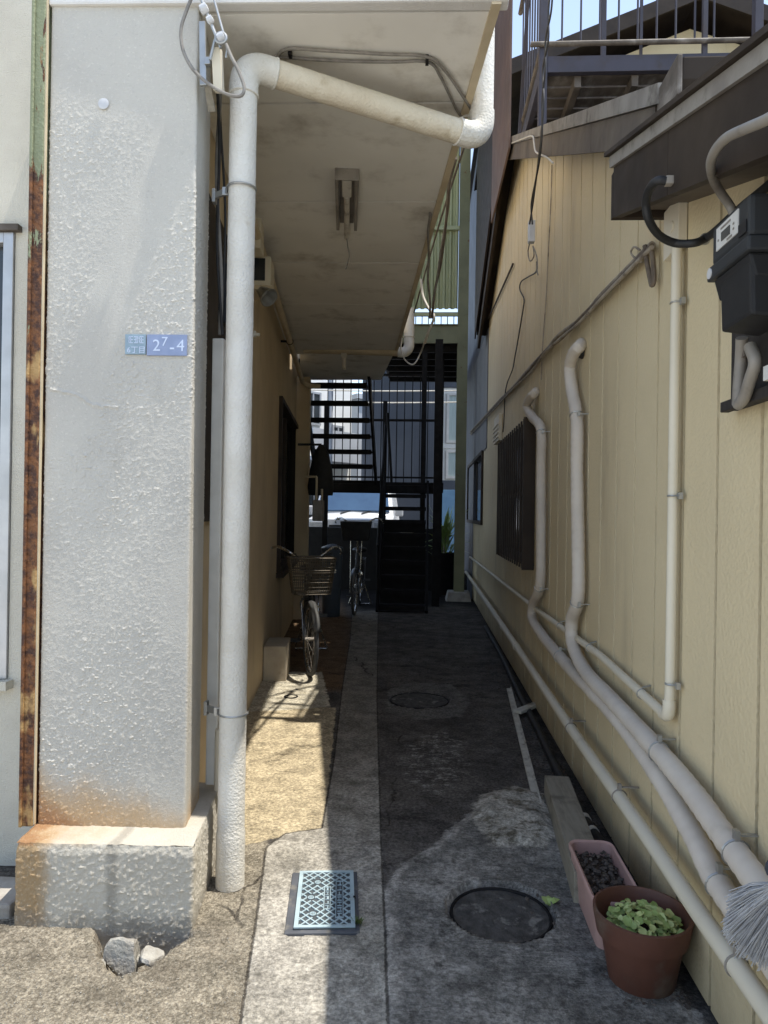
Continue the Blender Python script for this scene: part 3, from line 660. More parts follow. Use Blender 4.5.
# ------------------------------------------------------------------ right-hand house
hs = thing('siding_house', 'house on the right clad in yellow beige siding with a brown gable roof', 'house', (RWX,2.45,0))
RX = 0.66
YF = 9.4                                                   # far eave of the main roof
def rake(Y): return 2.65+(Y-2.2)*.489 if Y <= 6.6 else 2.65+4.4*.489-(Y-6.6)*.37
def pent(Y): return 2.545+(Y-2.4)*.31
mb = MB(); y = -1.06; Wd = .252
edges = []
while y < 11.4: edges.append((y, y+Wd)); y += Wd
GX0, GX1, GZ0, GZ1 = RW(535,500).y, RW(497,500,.085).y, RW(534,566).z, RW(535,421).z    # kitchen window
KX0, KX1, KZ0, KZ1 = RW(483,500).y, RW(468.5,500).y, RW(482,525).z, RW(482,452).z   # far window
def topz(Y): return pent(Y)-.16 if Y < 2.43 else (rake(Y)-.12 if Y < 9.05 else 2.2)
def board(y0, y1, z0, z1a, z1b):
    if y1-y0 < .004: return
    x0, x1 = RWX, RWX+.02
    mb.hexa([(x0,y0,z0),(x1,y0,z0),(x1,y1,z0),(x0,y1,z0)], [(x0,y0,z1a),(x1,y0,z1a),(x1,y1,z1b),(x0,y1,z1b)])
cuts = sorted([GX0, GX1, KX0, KX1, 2.43, 6.6, 9.05])
for a, b in edges:
    a += .0085; b -= .0085
    ps = [a]+[c for c in cuts if a < c < b]+[b]
    for p, q in zip(ps, ps[1:]):
        m = (p+q)/2; t0, t1 = topz(p+1e-4), topz(q-1e-4)
        hit = [(z0, z1) for (w0, w1, z0, z1) in ((GX0,GX1,GZ0,GZ1),(KX0,KX1,KZ0,KZ1)) if w0 < m < w1]
        if hit: board(p, q, .03, hit[0][0], hit[0][0]); board(p, q, hit[0][1], t0, t1)
        else: board(p, q, .03, t0, t1)
part(mb, 'siding', M['siding'], hs)
mb = MB()
ys_ = [-1.06, 2.4299, 2.4301, 6.6, 11.36]
bx0, bx1 = RWX+.0205, RWX+.12
prof = [(-1.06,0)] ; 
def slabpoly(y0, y1, z0a, z0b, z1a, z1b):
    mb.hexa([(bx0,y0,z0a),(bx1,y0,z0a),(bx1,y1,z0b),(bx0,y1,z0b)], [(bx0,y0,z1a),(bx1,y0,z1a),(bx1,y1,z1b),(bx0,y1,z1b)])
bk = sorted([-1.06, 2.43, 6.6, 9.05, 11.34, GX0, GX1, KX0, KX1])
for p, q in zip(bk, bk[1:]):
    m = (p+q)/2; t0, t1 = topz(p+1e-4)-.004, topz(q-1e-4)-.004
    hit = [(z0, z1) for (w0, w1, z0, z1) in ((GX0,GX1,GZ0,GZ1),(KX0,KX1,KZ0,KZ1)) if w0 < m < w1]
    if hit: slabpoly(p, q, -.1, -.1, hit[0][0]-.004, hit[0][0]-.004); slabpoly(p, q, hit[0][1]+.004, hit[0][1]+.004, t0, t1)
    else: slabpoly(p, q, -.1, -.1, t0, t1)
part(mb, 'wall_backing', M['dark_brown'], hs)
mb = MB(); mb.bb((RWX+.13,2.44,-.1),(7,2.56,2.7)); mb.bb((RWX+.13,-1.06,-.1),(7,-.95,1.5)); mb.bb((RWX+.13,11.2,-.1),(7,11.34,3.7)); mb.bb((6.9,-.94,-.1),(7,11.19,2.2))
part(mb, 'end_wall', M['siding'], hs)
# main roof: slabs, verge boards along the alley, gutter at the near eave
mb = MB()
for y0, y1 in ((2.08, 6.6), (6.6, YF)):
    z0, z1 = rake(y0)+.0, rake(y1)
    mb.hexa([(RX+.05,y0,z0-.06),(7,y0,z0-.06),(7,y1,z1-.06),(RX+.05,y1,z1-.06)], [(RX+.05,y0,z0),(7,y0,z0),(7,y1,z1),(RX+.05,y1,z1)])
rf = part(mb, 'roof', M['roof_tile'], hs)
def verge(mb, x0, x1, y0, y1, fz, up, dn):
    mb.hexa([(x0,y0,fz(y0)-dn),(x1,y0,fz(y0)-dn),(x1,y1,fz(y1)-dn),(x0,y1,fz(y1)-dn)], [(x0,y0,fz(y0)+up),(x1,y0,fz(y0)+up),(x1,y1,fz(y1)+up),(x0,y1,fz(y1)+up)])
mb = MB(); ye = [2.16, 3.0, 3.95, 5.0, 6.598]
for a, b in zip(ye, ye[1:]): verge(mb, RX+.012, RX+.045, a+.002, b-.002, rake, -.052, .175)
verge(mb, RX+.046, RWX+.03, 2.3, 6.59, rake, -.085, .115)
part(mb, 'verge_board', M['grey_brown'], rf, label='grey brown verge board of the near roof slope')
mb = MB(); verge(mb, RX, RX+.06, 2.10, 6.6, rake, .012, .049); part(mb, 'verge_cap', M['worn_grey'], rf)
mb = MB(); verge(mb, RX+.012, RX+.045, 6.602, YF-.02, rake, -.052, .24); verge(mb, RX+.046, RWX+.03, 6.61, YF-.1, rake, -.085, .115)
part(mb, 'verge_board', M['dark_brown'], rf, label='dark verge board of the far roof slope')
mb = MB(); verge(mb, RX, RX+.06, 6.6, YF, rake, .012, .049); part(mb, 'verge_cap', M['dark_brown'], rf)
gz = rake(2.08)
pg = [(2.12,gz-.03),(1.985,gz-.02),(1.975,gz+.005),(1.955,gz+.005),(1.965,gz-.05),(2.0,gz-.115),(2.12,gz-.12)]
mb = MB(); mb.prism([(RX+.02,a,b) for a, b in pg], (6.2,0,0)); part(mb, 'gutter', M['dark_brown'], rf, bev=.004)
mb = MB(); mb.bb((RX+.004,1.95,gz-.10),(RX+.018,2.12,gz+.01)); part(mb, 'gutter_end', M['worn_brown'], rf, bev=.004)
# low lean-to roof in front: slab, deep fascia on the verge
PXE = 0.60
mb = MB(); mb.hexa([(PXE+.03,.35,pent(.35)-.05),(6.9,.35,pent(.35)-.05),(6.9,2.4,pent(2.4)-.05),(PXE+.03,2.4,pent(2.4)-.05)], [(PXE+.03,.35,pent(.35)),(6.9,.35,pent(.35)),(6.9,2.4,pent(2.4)),(PXE+.03,2.4,pent(2.4))])
lr = part(mb, 'lean_to_roof', M['roof_tile'], hs)
mb = MB()
for a, b in ((.36,1.02),(1.02,1.86),(1.86,2.395)): verge(mb, PXE+.012, PXE+.04, a+.0015, b-.0015, pent, -.033, .20)
part(mb, 'fascia', M['dark_brown'], lr)
mb = MB(); verge(mb, PXE+.002, PXE+.05, .36, 2.41, pent, .006, .032); part(mb, 'verge_cap', M['worn_grey'], lr)
mb = MB(); verge(mb, PXE-.012, PXE+.2, .35, 2.43, pent, .022, -.008); part(mb, 'edge_flashing', M['dark_brown'], lr)
mb = MB(); verge(mb, PXE+.041, RWX+.03, .36, 2.39, pent, -.16, .175); part(mb, 'eave_lining', M['grey_brown'], lr)
mb = MB(); mb.hexa([(PXE+.012,2.396,pent(2.4)-.2),(RWX+.02,2.396,pent(2.4)-.2),(RWX+.02,2.42,pent(2.4)-.2),(PXE+.012,2.42,pent(2.4)-.2)], [(PXE+.012,2.396,pent(2.4)-.05),(RWX+.02,2.396,pent(2.4)-.05),(RWX+.02,2.42,pent(2.4)-.05),(PXE+.012,2.42,pent(2.4)-.05)])
part(mb, 'fascia_end', M['dark_brown'], lr)
# windows of the house
def house_window(y0, y1, z0, z1, lab):
    f = MB(); X0, X1 = RWX-.03, RWX+.06; w = .05
    f.bb((X0,y0,z0),(X1,y0+w,z1)); f.bb((X0,y1-w,z0),(X1,y1,z1)); f.bb((X0,y0+w,z0),(X1,y1-w,z0+w)); f.bb((X0,y0+w,z1-w),(X1,y1-w,z1)); f.bb((RWX+.02,(y0+y1)/2-.025,z0+w),(RWX+.05,(y0+y1)/2+.025,z1-w))
    w_ = part(f, 'window', M['dark_brown'], hs, bev=.003, label=lab)
    g = MB(); g.bb((RWX+.03,y0+w,z0+w),(RWX+.036,y1-w,z1-w)); part(g, 'pane', M['glass_dark'], w_)
    return w_
gw = house_window(GX0, GX1, GZ0, GZ1, 'wide window behind a projecting brown grille')
house_window(KX0, KX1, KZ0, KZ1, 'small dark window at the far end')
g = MB(); X0 = RWX-.075
for z in (GZ0+.02, GZ1-.03, (GZ0+GZ1)/2): g.bb((X0,GX0+.02,z-.014),(X0+.025,GX1-.02,z+.014))
for z in (GZ0+.02, GZ1-.03): g.bb((X0+.026,GX0+.02,z-.014),(RWX-.031,GX0+.05,z+.014)); g.bb((X0+.026,GX1-.05,z-.014),(RWX-.031,GX1-.02,z+.014))
ib = 14
for k in range(ib):
    yy = GX0+.03+(GX1-GX0-.06)*k/(ib-1); g.bb((X0-.012,yy-.012,GZ0-.02),(X0-.0005,yy+.012,GZ1+.01))
g.bb((X0-.012,GX0-.01,GZ0-.03),(RWX-.004,GX0+.012,GZ1+.02))
part(g, 'grille', M['dark_brown'], gw)
v = MB(); a, b = RW(502,440), RW(497,422); v.bb((RWX-.035,a.y,a.z),(RWX-.001,b.y,b.z+.02))
for k in range(4): v.bb((RWX-.045,a.y+.01,a.z+.03+k*.045),(RWX-.0351,b.y-.01,a.z+.045+k*.045))
part(v, 'vent_cover', M['cream_pvc'], hs, bev=.004)
# ------------------------------------------------------------------ rain pipe under the canopy
dp = thing('drain_pipe', 'thick white painted rain pipe rising beside the pillar and crossing under the canopy', 'pipe', (-.677,2.53,0))
PR = .0485
KA = Vector((-.677,2.545,2.975)); KB = Vector((.218,3.00,2.93)); dk_ = (KB-KA).normalized(); UZ = Vector((0,0,1)); BR = .085
def bend(k, a, b, n=12): return [(k+a*BR)*(1-t)**2 + k*2*t*(1-t) + (k+b*BR)*t*t for t in [i/n for i in range(n+1)]]
A0 = Vector((-.677,2.53,0.0)); A1 = KA-UZ*(BR+.03)
mb = MB(); n = 150
mb.tube([A0.lerp(A1, i/n) for i in range(n+1)], PR, 28, rf=lambda i: PR+.0011*mn.noise(Vector((0,1,i*.7)))+(.003 if i < 11 else 0))
part(mb, 'riser', M['pipe_paint'], dp, smooth=True)
mb = MB(); mb.tube([A1] + bend(KA, -UZ, dk_) + [KA+dk_*(BR+.03)], PR+.004, 28); mb.ring(A1, PR+.002, .005, UZ); mb.ring(KA+dk_*(BR+.03), PR+.002, .005, dk_); part(mb, 'elbow', M['pipe_paint'], dp, smooth=True)
mb = MB(); B0 = KA+dk_*(BR+.03); B1 = KB-dk_*(BR+.03); mb.tube([B0.lerp(B1, i/60) for i in range(61)], PR, 28, rf=lambda i: PR+.0012*mn.noise(Vector((3,1,i*.8))))
part(mb, 'cross_run', M['pipe_paint_run'], dp, smooth=True)
mb = MB(); mb.tube([B1] + bend(KB, -dk_, UZ) + [KB+UZ*(BR+.03)], PR+.004, 28); mb.ring(B1, PR+.002, .005, dk_); part(mb, 'elbow', M['pipe_paint'], dp, smooth=True)
mb = MB(); C0 = KB+UZ*(BR+.03); mb.tube([C0.lerp(C0+UZ*.6, i/20) for i in range(21)], PR, 28); part(mb, 'drop', M['pipe_paint'], dp, smooth=True)
mb = MB(); zb = 1.35-(718-514)/710*2.55
mb.ring((-.677,2.537,zb), PR+.003, .004, (0,0,1), 24, 6); mb.bar((-.73,2.55,zb),(-.80,2.60,zb),.012,.022); mb.box((-.795,2.598,zb),(.012,.03,.05)); mb.box((-.742,2.556,zb),(.022,.010,.03))
brk = part(mb, 'bracket', M['galv'], dp, bev=.001)
repeat(brk, [(0,0,1.9)])

# slim conduit cover, cable bundle and lamp box in the gap behind the rain pipe
p0, p1 = DY(208,600,2.70), DY(219.5,600,2.70)
mb = MB(); mb.bb((p0.x,2.70,.29),(p1.x,2.75,DY(214,338,2.70).z)); cv = solo(mb, 'conduit_cover', M['white_pvc'], 'narrow white conduit cover standing on the plinth behind the rain pipe', 'conduit', bev=.006)
mb = MB(); q0 = DY(216.5,790,2.66); mb.tube([(q0.x+.012,2.665,.29),(q0.x+.012,2.665,.52)], .022, 16); solo(mb, 'pipe_stub', M['cream_pvc'], 'short cream pipe stub beside the foot of the conduit cover', 'pipe', smooth=True)
for k, (xa, xb, w, lab) in enumerate(((216,221,.006,'left of the three dark cables hanging in the gap behind the rain pipe'),(219,219,.008,'middle of the three dark cables hanging in the gap behind the rain pipe'),(222,224,.005,'right of the three dark cables hanging in the gap behind the rain pipe'))):
    pts = [DY(xa+ (xb-xa)*t + 2.2*sin(7*t+k*2), 75+(335-75)*t, 2.72+.02*k) for t in np.linspace(0,1,9)]
    mb = MB(); mb.tube(smooth_path(pts,5), w, 8); solo(mb, 'hanging_cable', M['cable_black'] if k != 1 else M['cable_grey'], lab, 'cable', 'cables in the gap behind the rain pipe', smooth=True)
a, b = DY(216.5,322,2.78), DY(225,262,2.78); mb = MB(); mb.bb((a.x,2.79,a.z),(b.x+.02,2.86,b.z)); solo(mb, 'junction_box', M['meter_grey'], 'dark box in the gap between pillar and rain pipe', 'junction box', bev=.006)

# wires, insulators and trunking at the head of the pillar
it = thing('cable_anchor', 'cable anchor with insulators and a looped wire at the head of the pillar', 'cable anchor', (-.80,2.36,2.8))
P = lambda x, y, d=2.34: DY(x, y, d)
mb = MB(); mb.tube([P(197,-12), P(221,48)], .006, 8); mb.tube([P(212,-8), P(226,42)], .004, 8); part(mb, 'stay_wire', M['galv'], it, smooth=True)
for (x, y, r) in ((204,9,.016),(210,20,.013),(221,38,.016)):
    mb = MB(); c = P(x, y, 2.335); mb.lathe([(.4*r,-r*.9),(r,-r*.7),(r*1.05,0),(r,r*.7),(.4*r,r*.9)], (0,0,0), 16); mb.v = [c+Matrix.Rotation(radians(62),3,'Y') @ v for v in mb.v]
    part(mb, 'insulator', M['porcelain'], it, smooth=True)
mb = MB(); mb.ring(P(221,38,2.33), .018, .005, (0,1,0), 20, 8); mb.tube([P(215,40,2.34),P(210,60,2.345)], .005, 8); mb.tube([P(228,46,2.34),P(226,58,2.345)], .004, 8); part(mb, 'clevis', M['galv'], it, smooth=True)
mb = MB(); mb.tube(smooth_path([P(x,y,2.335) for x, y in ((194,-8),(186,12),(181,30),(183,50),(192,68),(205,81),(220,91),(233,96),(242,95),(244,86),(238,70),(231,56),(226,44))], 6), .0058, 8)
part(mb, 'looped_wire', M['cable_grey'], it, smooth=True)
mb = MB(); mb.bar(P(217,49,2.37), P(219,92,2.40), .030, .035); part(mb, 'trunking', M['cream_pvc'], it, bev=.003)
mb = MB(); mb.bar(P(208,85,2.40), P(212,112,2.44), .024, .012, (0,1,0)); part(mb, 'wire_cover', M['timber'], it, bev=.002)
mb = MB(); mb.bar(P(202.5,22,2.372), P(203.5,86,2.372), .022, .012, (0,1,0)); mb.box(P(208,62,2.37),(.02,.02,.025)); part(mb, 'mounting_plate', M['galv'], it, bev=.002)

# fittings along the side wall under the canopy
mb = MB(); a, b = LW(252,108,.12), LW(272,84,.12); Y0 = 3.3
mb.bb((DY(254,106,Y0).x,Y0,DY(254,106,Y0).z),(DY(273,84,Y0).x,Y0+.06,DY(273,84,Y0).z)); solo(mb, 'wooden_block', M['timber'], 'dirty brown block fixed under the canopy behind the bend of the rain pipe', 'block', bev=.003)
mb = MB(); mb.tube(smooth_path([DY(x,y,3.28) for x, y in ((266,100),(264,112),(258,124),(251,135),(249,150),(252,165))],5), .006, 8); solo(mb, 'loose_cable', M['cable_black'], 'thin black cable dangling from the brown block beside the rain pipe', 'cable', smooth=True)
wp = thing('wall_pipe', 'long cream pipe running along the top of the side wall under the canopy', 'pipe', LW(280,270,.1))
mb = MB(); pa, pb_ = LW(247,120,.09), LW(303,351,.09); pa.z = CZ-.10; pb_.z = CZ-.14; mb.tube([pa, pb_], .027, 16); mb.tube(smooth_path([pb_, pb_+Vector((.03,.06,-.02)), pb_+Vector((.09,.1,-.03)), pb_+Vector((.2,.13,-.03))],4), .028, 16); part(mb, 'tube', M['cream_trim'], wp, smooth=True)
pc = pa.lerp(pb_, .60); mb = MB(); mb.ring(pc, .03, .004, pb_-pa, 20, 6); mb.bar(pc-LN*.03, pc-LN*.085, .01, .02); part(mb, 'clamp', M['black_iron'], wp)
Yb = 4.35
def wbox(x0, y0, x1, y1, u, du, name, m, lab, cat, v0=.002, **k):
    """box standing off the side wall: pixels give its outline on the plane across the alley at u"""
    a = LW(x0, y1, .05); Yp = L(u,0,0).y
    A = DY(x0, y1, Yp); B = DY(x1, y0, Yp); v1 = (B-LO).dot(LN)
    mb = MB(); wallbox(mb, u, u+du, A.z, B.z, v0, v1); return solo(mb, name, m, lab, cat, bev=.006, **k)
wbox(250,214,261,247,4.15,.16,'switch_box',M['cream_pvc'],'small pale switch box high on the side wall above the dark lamp box','switch box')
lb = thing('lamp_box', 'square wall lamp with a glass front and dark inside on the side wall', 'lamp', L(4.5,.0,2.55))
A = DY(252,284,L(4.4,0,0).y); B = DY(270.5,254,L(4.4,0,0).y); v1 = (B-LO).dot(LN)
mb = MB(); wallbox(mb, 4.42, 4.62, A.z, B.z, .002, v1); part(mb, 'housing', M['cream_pvc'], lb, bev=.008)
mb = MB(); wallbox(mb, 4.405, 4.419, A.z+.03, B.z-.02, .02, v1-.035); part(mb, 'glass', M['glass_dark'], lb)
mb = MB(); wallbox(mb, 4.40, 4.64, A.z-.03, A.z-.003, .002, v1+.02); part(mb, 'tray', M['cream_trim'], lb, bev=.003)
fl = thing('floodlight', 'grey conical floodlight hanging under the square wall lamp', 'lamp', L(4.5,.1,2.35))
c0, c1 = DY(259,288,L(4.45,0,0).y), DY(272,296,L(4.45,0,0).y)
mb = MB(); ax = Vector((.55,-.35,-.55)).normalized(); rot = ax.to_track_quat('Z','Y').to_matrix(); mb.lathe([(.012,0),(.028,.01),(.034,.04),(.058,.115),(.062,.12),(.056,.12),(.03,.05),(.004,.04)], (0,0,0), 20); mb.v = [c0+rot @ v for v in mb.v]; part(mb, 'reflector', M['galv'], fl, smooth=True)
mb = MB(); mb.tube([c0-ax*.01, c0+Vector((-.02,.02,.06))], .008, 8); part(mb, 'arm', M['black_iron'], fl, smooth=True)
p = LW(252,334,.03); mb = MB(); mb.box(p,(.05,.03,.035)); mb.tube([p+Vector((.02,0,0)),p+Vector((.05,0,-.005))],.01,10); solo(mb, 'wall_tap', M['white_pvc'], 'tiny white clip on the side wall below the floodlight', 'clip', bev=.002)

# strip light under the canopy and its dangling wire
sx = thing('strip_light', 'grimy fluorescent strip light fixed under the canopy', 'lamp', G(347,200,CZ))
fa, fb = G(347,174,CZ-.03), G(347.5,226,CZ-.03); dr = LD
fb = fa+dr*((fb-fa).dot(dr)); wv = LN
mb = MB()
for s_ in (-1, 1): mb.bar(fa+wv*(.052*s_), fb+wv*(.052*s_), .018, .058)
mb.bar(fa-wv*.06+dr*.006, fa+wv*.06+dr*.006, .012, .06)
part(mb, 'side_rail', M['lamp_grey'], sx, bev=.003)
mb = MB(); mb.bar(fa-wv*.0+dr*.02+Vector((0,0,.022)), fb+dr*.0+Vector((0,0,.022)), .08, .008); part(mb, 'back_plate', M['lamp_grey'], sx)
mb = MB(); mb.bar(fa+dr*.025+Vector((0,0,-.012)), fa+dr*.20+Vector((0,0,-.016)), .05, .03); part(mb, 'lamp_holder', M['tube_white'], sx, bev=.006)
mb = MB(); mb.tube([fa+dr*.2+Vector((0,0,-.02)), fb+dr*.1+Vector((0,0,-.03))], .016, 14); part(mb, 'tube', M['tube_white'], sx, smooth=True)
mb = MB(); mb.tube(smooth_path([fb+dr*.08+Vector((0,0,-.04)), fb+dr*.06+Vector((.008,0,-.10)), fb+dr*.05+Vector((.018,0,-.16)), fb+dr*.06+Vector((.004,0,-.22)), fb+dr*.06+Vector((-.004,0,-.235))],6), .0035, 6); part(mb, 'loose_wire', M['cable_grey'], sx, smooth=True)
mb = MB(); c = DY(344,364,7.55); mb.tube([c+Vector((0,0,.06)), c+Vector((0,0,-.06))], .022, 12); mb.box(c+Vector((0,0,.085)),(.06,.06,.05)); solo(mb, 'pendant_lamp', M['tube_white'], 'tiny white lamp hanging at the far end of the canopy', 'lamp', smooth=True)

# looped cable stapled to the canopy boards
def soff(x, y, d=.012): return G(x, y, CZ-d)
sc = thing('soffit_cable', 'double grey cable stapled across the canopy boards and looped at the canopy edge', 'cable', G(380,55,CZ))
mb = MB(); mb.tube(smooth_path([soff(x,y) for x, y in ((276,57),(289,49),(330,51),(380,54),(427,57),(446,72),(462,95),(473,112))],6), .006, 8); mb.tube(smooth_path([soff(x,y) for x, y in ((274,57),(292,58),(340,61),(390,62),(428,62),(440,76),(450,96),(458,112),(466,121))],6), .006, 8)
part(mb, 'run', M['cable_grey'], sc, smooth=True)
mb = MB(); e = soff(468,118,.03); mb.tube(smooth_path([e+Vector((.03*cos(a),.01*sin(a*2),-.02+.028*sin(a))) for a in np.linspace(0,9.5,16)],4), .005, 8); part(mb, 'coil', M['cable_white'], sc, smooth=True)
mb = MB()
mb.box(soff(290,53,.012),(.012,.03,.026)); sp_ = part(mb, 'staple', M['black_iron'], sc)
repeat(sp_, [soff(427,60,.012)-soff(290,53,.012)])

# cables dangling from the canopy edge further back
def hang(pts, w, m, lab, grp='cables hanging off the canopy edge'):
    mb = MB(); mb.tube(smooth_path([DY(x,y,d) for x, y, d in pts],6), w, 8); return solo(mb, 'hanging_cable', m, lab, 'cable', grp, smooth=True)
hang(((426,191,4.0),(429,202,4.05),(430,216,4.1),(428,234,4.3),(429,256,4.6),(428,280,4.8),(430,300,5.0),(430,318,5.2)), .008, M['cable_grey'], 'grey cable starting at a hole in the canopy board near its edge')
hang(((456,158,3.75),(449,185,4.0),(447,212,4.3),(444,240,4.6),(440,268,4.9),(435,290,5.1),(432,318,5.3)), .009, M['cable_brown'], 'brown twisted cable hanging in front of the green panel, the longest of the bunch')
hang(((450,180,4.0),(448,210,4.35),(441,250,4.7),(437,280,4.95),(433,300,5.1)), .007, M['cable_grey'], 'thin dark cable beside the brown twisted one in front of the green panel')
hang(((421,279,5.6),(423,296,5.6),(429,309,5.5),(434,317,5.4),(428,333,5.5),(425,343,5.6)), .010, M['cable_white'], 'pale cable with a knot hanging from the canopy edge above the green beam')
hang(((402,338,6.9),(401,350,6.9),(406,361,6.9),(414,364,6.9),(421,352,6.9),(425,340,6.4)), .007, M['cable_white'], 'thin white cable sagging in a bow below the canopy corner')
mb = MB()
for sh in (0, .085):
    pts = [CE(Yq)+Vector((.03+sh*.7,.0,.16+.05*sin((Yq-3.0)*1.0))) for Yq in np.linspace(3.1,6.6,9)]
    mb.tube(smooth_path(pts,4), .0065, 8)
solo(mb, 'edge_cable', M['cable_brown'], 'pair of brown cables strung along the outer edge of the canopy', 'cable', smooth=True)
# rain pipe at the far end of the canopy
ep = thing('end_pipe', 'cream rain pipe under the far end of the canopy with a white drop', 'pipe', DY(360,350,7.5))
mb = MB(); q0, q1 = DY(304,349,7.55), DY(398,352,7.55); mb.tube([q0,q1], .045, 16); part(mb, 'run', M['cream_trim'], ep, smooth=True)
mb = MB(); mb.tube(smooth_path([q1, q1+Vector((.07,0,.0)), q1+Vector((.112,0,.05)), q1+Vector((.115,0,.14)), q1+Vector((.115,0,.46))],5), .055, 16); mb.ring(q1+Vector((.115,0,.16)),.056,.007,(0,0,1)); part(mb, 'drop', M['white_pvc'], ep, smooth=True)

# ------------------------------------------------------------------ green steel walkway at the end of the alley
GY = 11.25
gw_ = thing('steel_walkway', 'green steel walkway with a tall post and corrugated screen closing the end of the alley', 'walkway', (.56,GY,0))
mb = MB(); mb.bb((.49,GY-.075,.13),(.65,GY-.062,8.6)); mb.bb((.49,GY+.062,.13),(.65,GY+.075,8.6)); mb.bb((.564,GY-.061,.13),(.576,GY+.061,8.6)); part(mb, 'post', M['green_steel'], gw_)
mb = MB(); mb.bb((-.6,GY-.06,4.03),(.489,GY-.048,4.33)); mb.bb((-.6,GY-.1,4.318),(.489,GY-.0605,4.33)); mb.bb((-.6,GY-.1,4.03),(.489,GY-.0605,4.042)); part(mb, 'beam', M['green_steel'], gw_)
mb = MB(); mb.bb((-.75,GY-.04,4.05),(.62,14.2,4.16))
for k in range(6): mb.bb((-.7,GY+.1+k*.5,3.93),(.6,GY+.16+k*.5,4.048))
part(mb, 'deck_plate', M['black_iron'], gw_)
mb = MB(); mb.bb((-1.95,7.9,7.6),(.45,12.6,7.66))
for k in range(5): mb.bb((-1.9,8.0+k*1.1,7.50),(.44,8.06+k*1.1,7.599))
part(mb, 'roof', M['black_iron'], gw_)  # unseen cover added above the stairs to keep out sky light
mb = MB(); rows = []; nx_ = 120
xs_ = np.linspace(-.6,.485,nx_+1)
rows = [[Vector((x, GY+.02+.022*min(1,max(-1,2.2*sin(x*2*pi/.095))), z)) for x in xs_] for z in (4.60,8.6)]
mb.grid(rows); sh = part(mb, 'corrugated_screen', M['green_sheet'], gw_)
sm = sh.modifiers.new('thickness','SOLIDIFY'); sm.thickness = .002
mb = MB()
for z in (4.50, 5.86, 7.2): mb.bb((-.6,GY-.05,z-.03),(.489,GY-.006,z+.03))
part(mb, 'rail', M['green_sheet'], gw_)
mb = MB()
for k in range(11): mb.bb((-.58+k*.1,GY-.03,4.33),(-.565+k*.1,GY-.015,4.469))
part(mb, 'spacer_bar', M['green_steel'], gw_)
mb = MB(); mb.hexa([(.36,GY-.22,-.02),(.76,GY-.22,-.02),(.76,GY+.22,-.02),(.36,GY+.22,-.02)], [(.40,GY-.19,.14),(.73,GY-.19,.14),(.73,GY+.19,.14),(.40,GY+.19,.14)]); part(mb, 'footing', M['concrete'], gw_, bev=.012)

# external staircase
st = thing('steel_staircase', 'dark open tread steel staircase with a half landing at the back of the alley', 'staircase', (-.7,10,0))
XL0, XL1, XR0, XR1 = -1.60, -.74, -.62, .06
mb = MB(); mb.box((( XL0+XL1)/2,10.5,2.04),(XL1-XL0-.05,.25,.03)); mb.box(((XL0+XL1)/2,10.385,2.028),(XL1-XL0-.05,.012,.07)); tr = part(mb, 'tread', M['black_iron'], st)
repeat(tr, [(0,-.24*k,.195*k) for k in range(1,7)])
mb = MB()
for X in (XL0-.02, XL1+.01): mb.bar((X,10.78,1.80),(X,9.0,3.25),.03,.2)
part(mb, 'stringer', M['black_iron'], st)
mb = MB(); mb.box(((XR0+XR1)/2,11.0,1.63),(XR1-XR0-.05,.21,.03)); mb.box(((XR0+XR1)/2,10.889,1.618),(XR1-XR0-.05,.012,.06)); tr = part(mb, 'tread', M['black_iron'], st)
repeat(tr, [(0,-.15*k,-.195*k) for k in range(1,9)])
mb = MB(); mb.box(((XR0+XR1)/2,11.0-.15*3+.096,1.63-.195*3+.11),(XR1-XR0-.06,.008,.17)); rs = part(mb, 'riser', M['black_iron'], st)  # added black plates stand for the shade between the open lower treads
repeat(rs, [(0,-.15*k,-.195*k) for k in range(1,6)])
mb = MB()
for X in (XR0-.0, XR1+.0): mb.bar((X,11.13,1.80),(X,9.72,-.03),.03,.22)
part(mb, 'stringer', M['black_iron'], st, label='stringers of the lower flight')
mb = MB(); mb.bb((-1.66,10.66,1.79),(-.665,11.75,1.84)); mb.bb((-.664,11.12,1.79),(.3,11.75,1.84)); mb.bb((-1.66,10.66,1.68),(-.665,10.70,1.788)); mb.bb((-.664,11.12,1.68),(.3,11.16,1.788)); mb.bb((-1.66,11.71,1.68),(.3,11.75,1.788)); part(mb, 'landing', M['black_iron'], st)
mb = MB()
for X, Y, t in ((.19,10.42,.055),(-.02,11.22,.04),(-.66,11.7,.035),(-1.63,11.7,.04),(.26,11.7,.04)): mb.bb((X-t,Y-t,-.02),(X+t,Y+t,3.9 if X > -.5 else 3.2))
part(mb, 'post', M['black_iron'], st)
mb = MB(); mb.bb((-1.64,11.72,2.87),(.28,11.745,2.91)); mb.bb((-1.64,11.72,3.62),(.28,11.745,3.66)); mb.bb((-1.64,11.72,1.93),(.28,11.745,1.96)); part(mb, 'handrail', M['black_iron'], st)
mb = MB(); mb.tube([(-1.62,11.73,1.84),(-1.62,11.73,3.64)], .0085, 6); bl = part(mb, 'baluster', M['black_iron'], st)
repeat(bl, [(.128*k,0,0) for k in range(1,15)])
mb = MB(); mb.tube([(XR0,11.14,2.75),(XR0,9.72,.90)], .02, 8); mb.tube([(XR0,11.13,1.84),(XR0,11.13,2.78)], .018, 8); mb.tube([(XR0,9.75,.02),(XR0,9.75,.95)], .018, 8); mb.tube([(XR0+.1,11.3,1.84),(XR0+.02,11.3,2.95)], .022, 8); part(mb, 'lower_handrail', M['black_iron'], st, smooth=True)

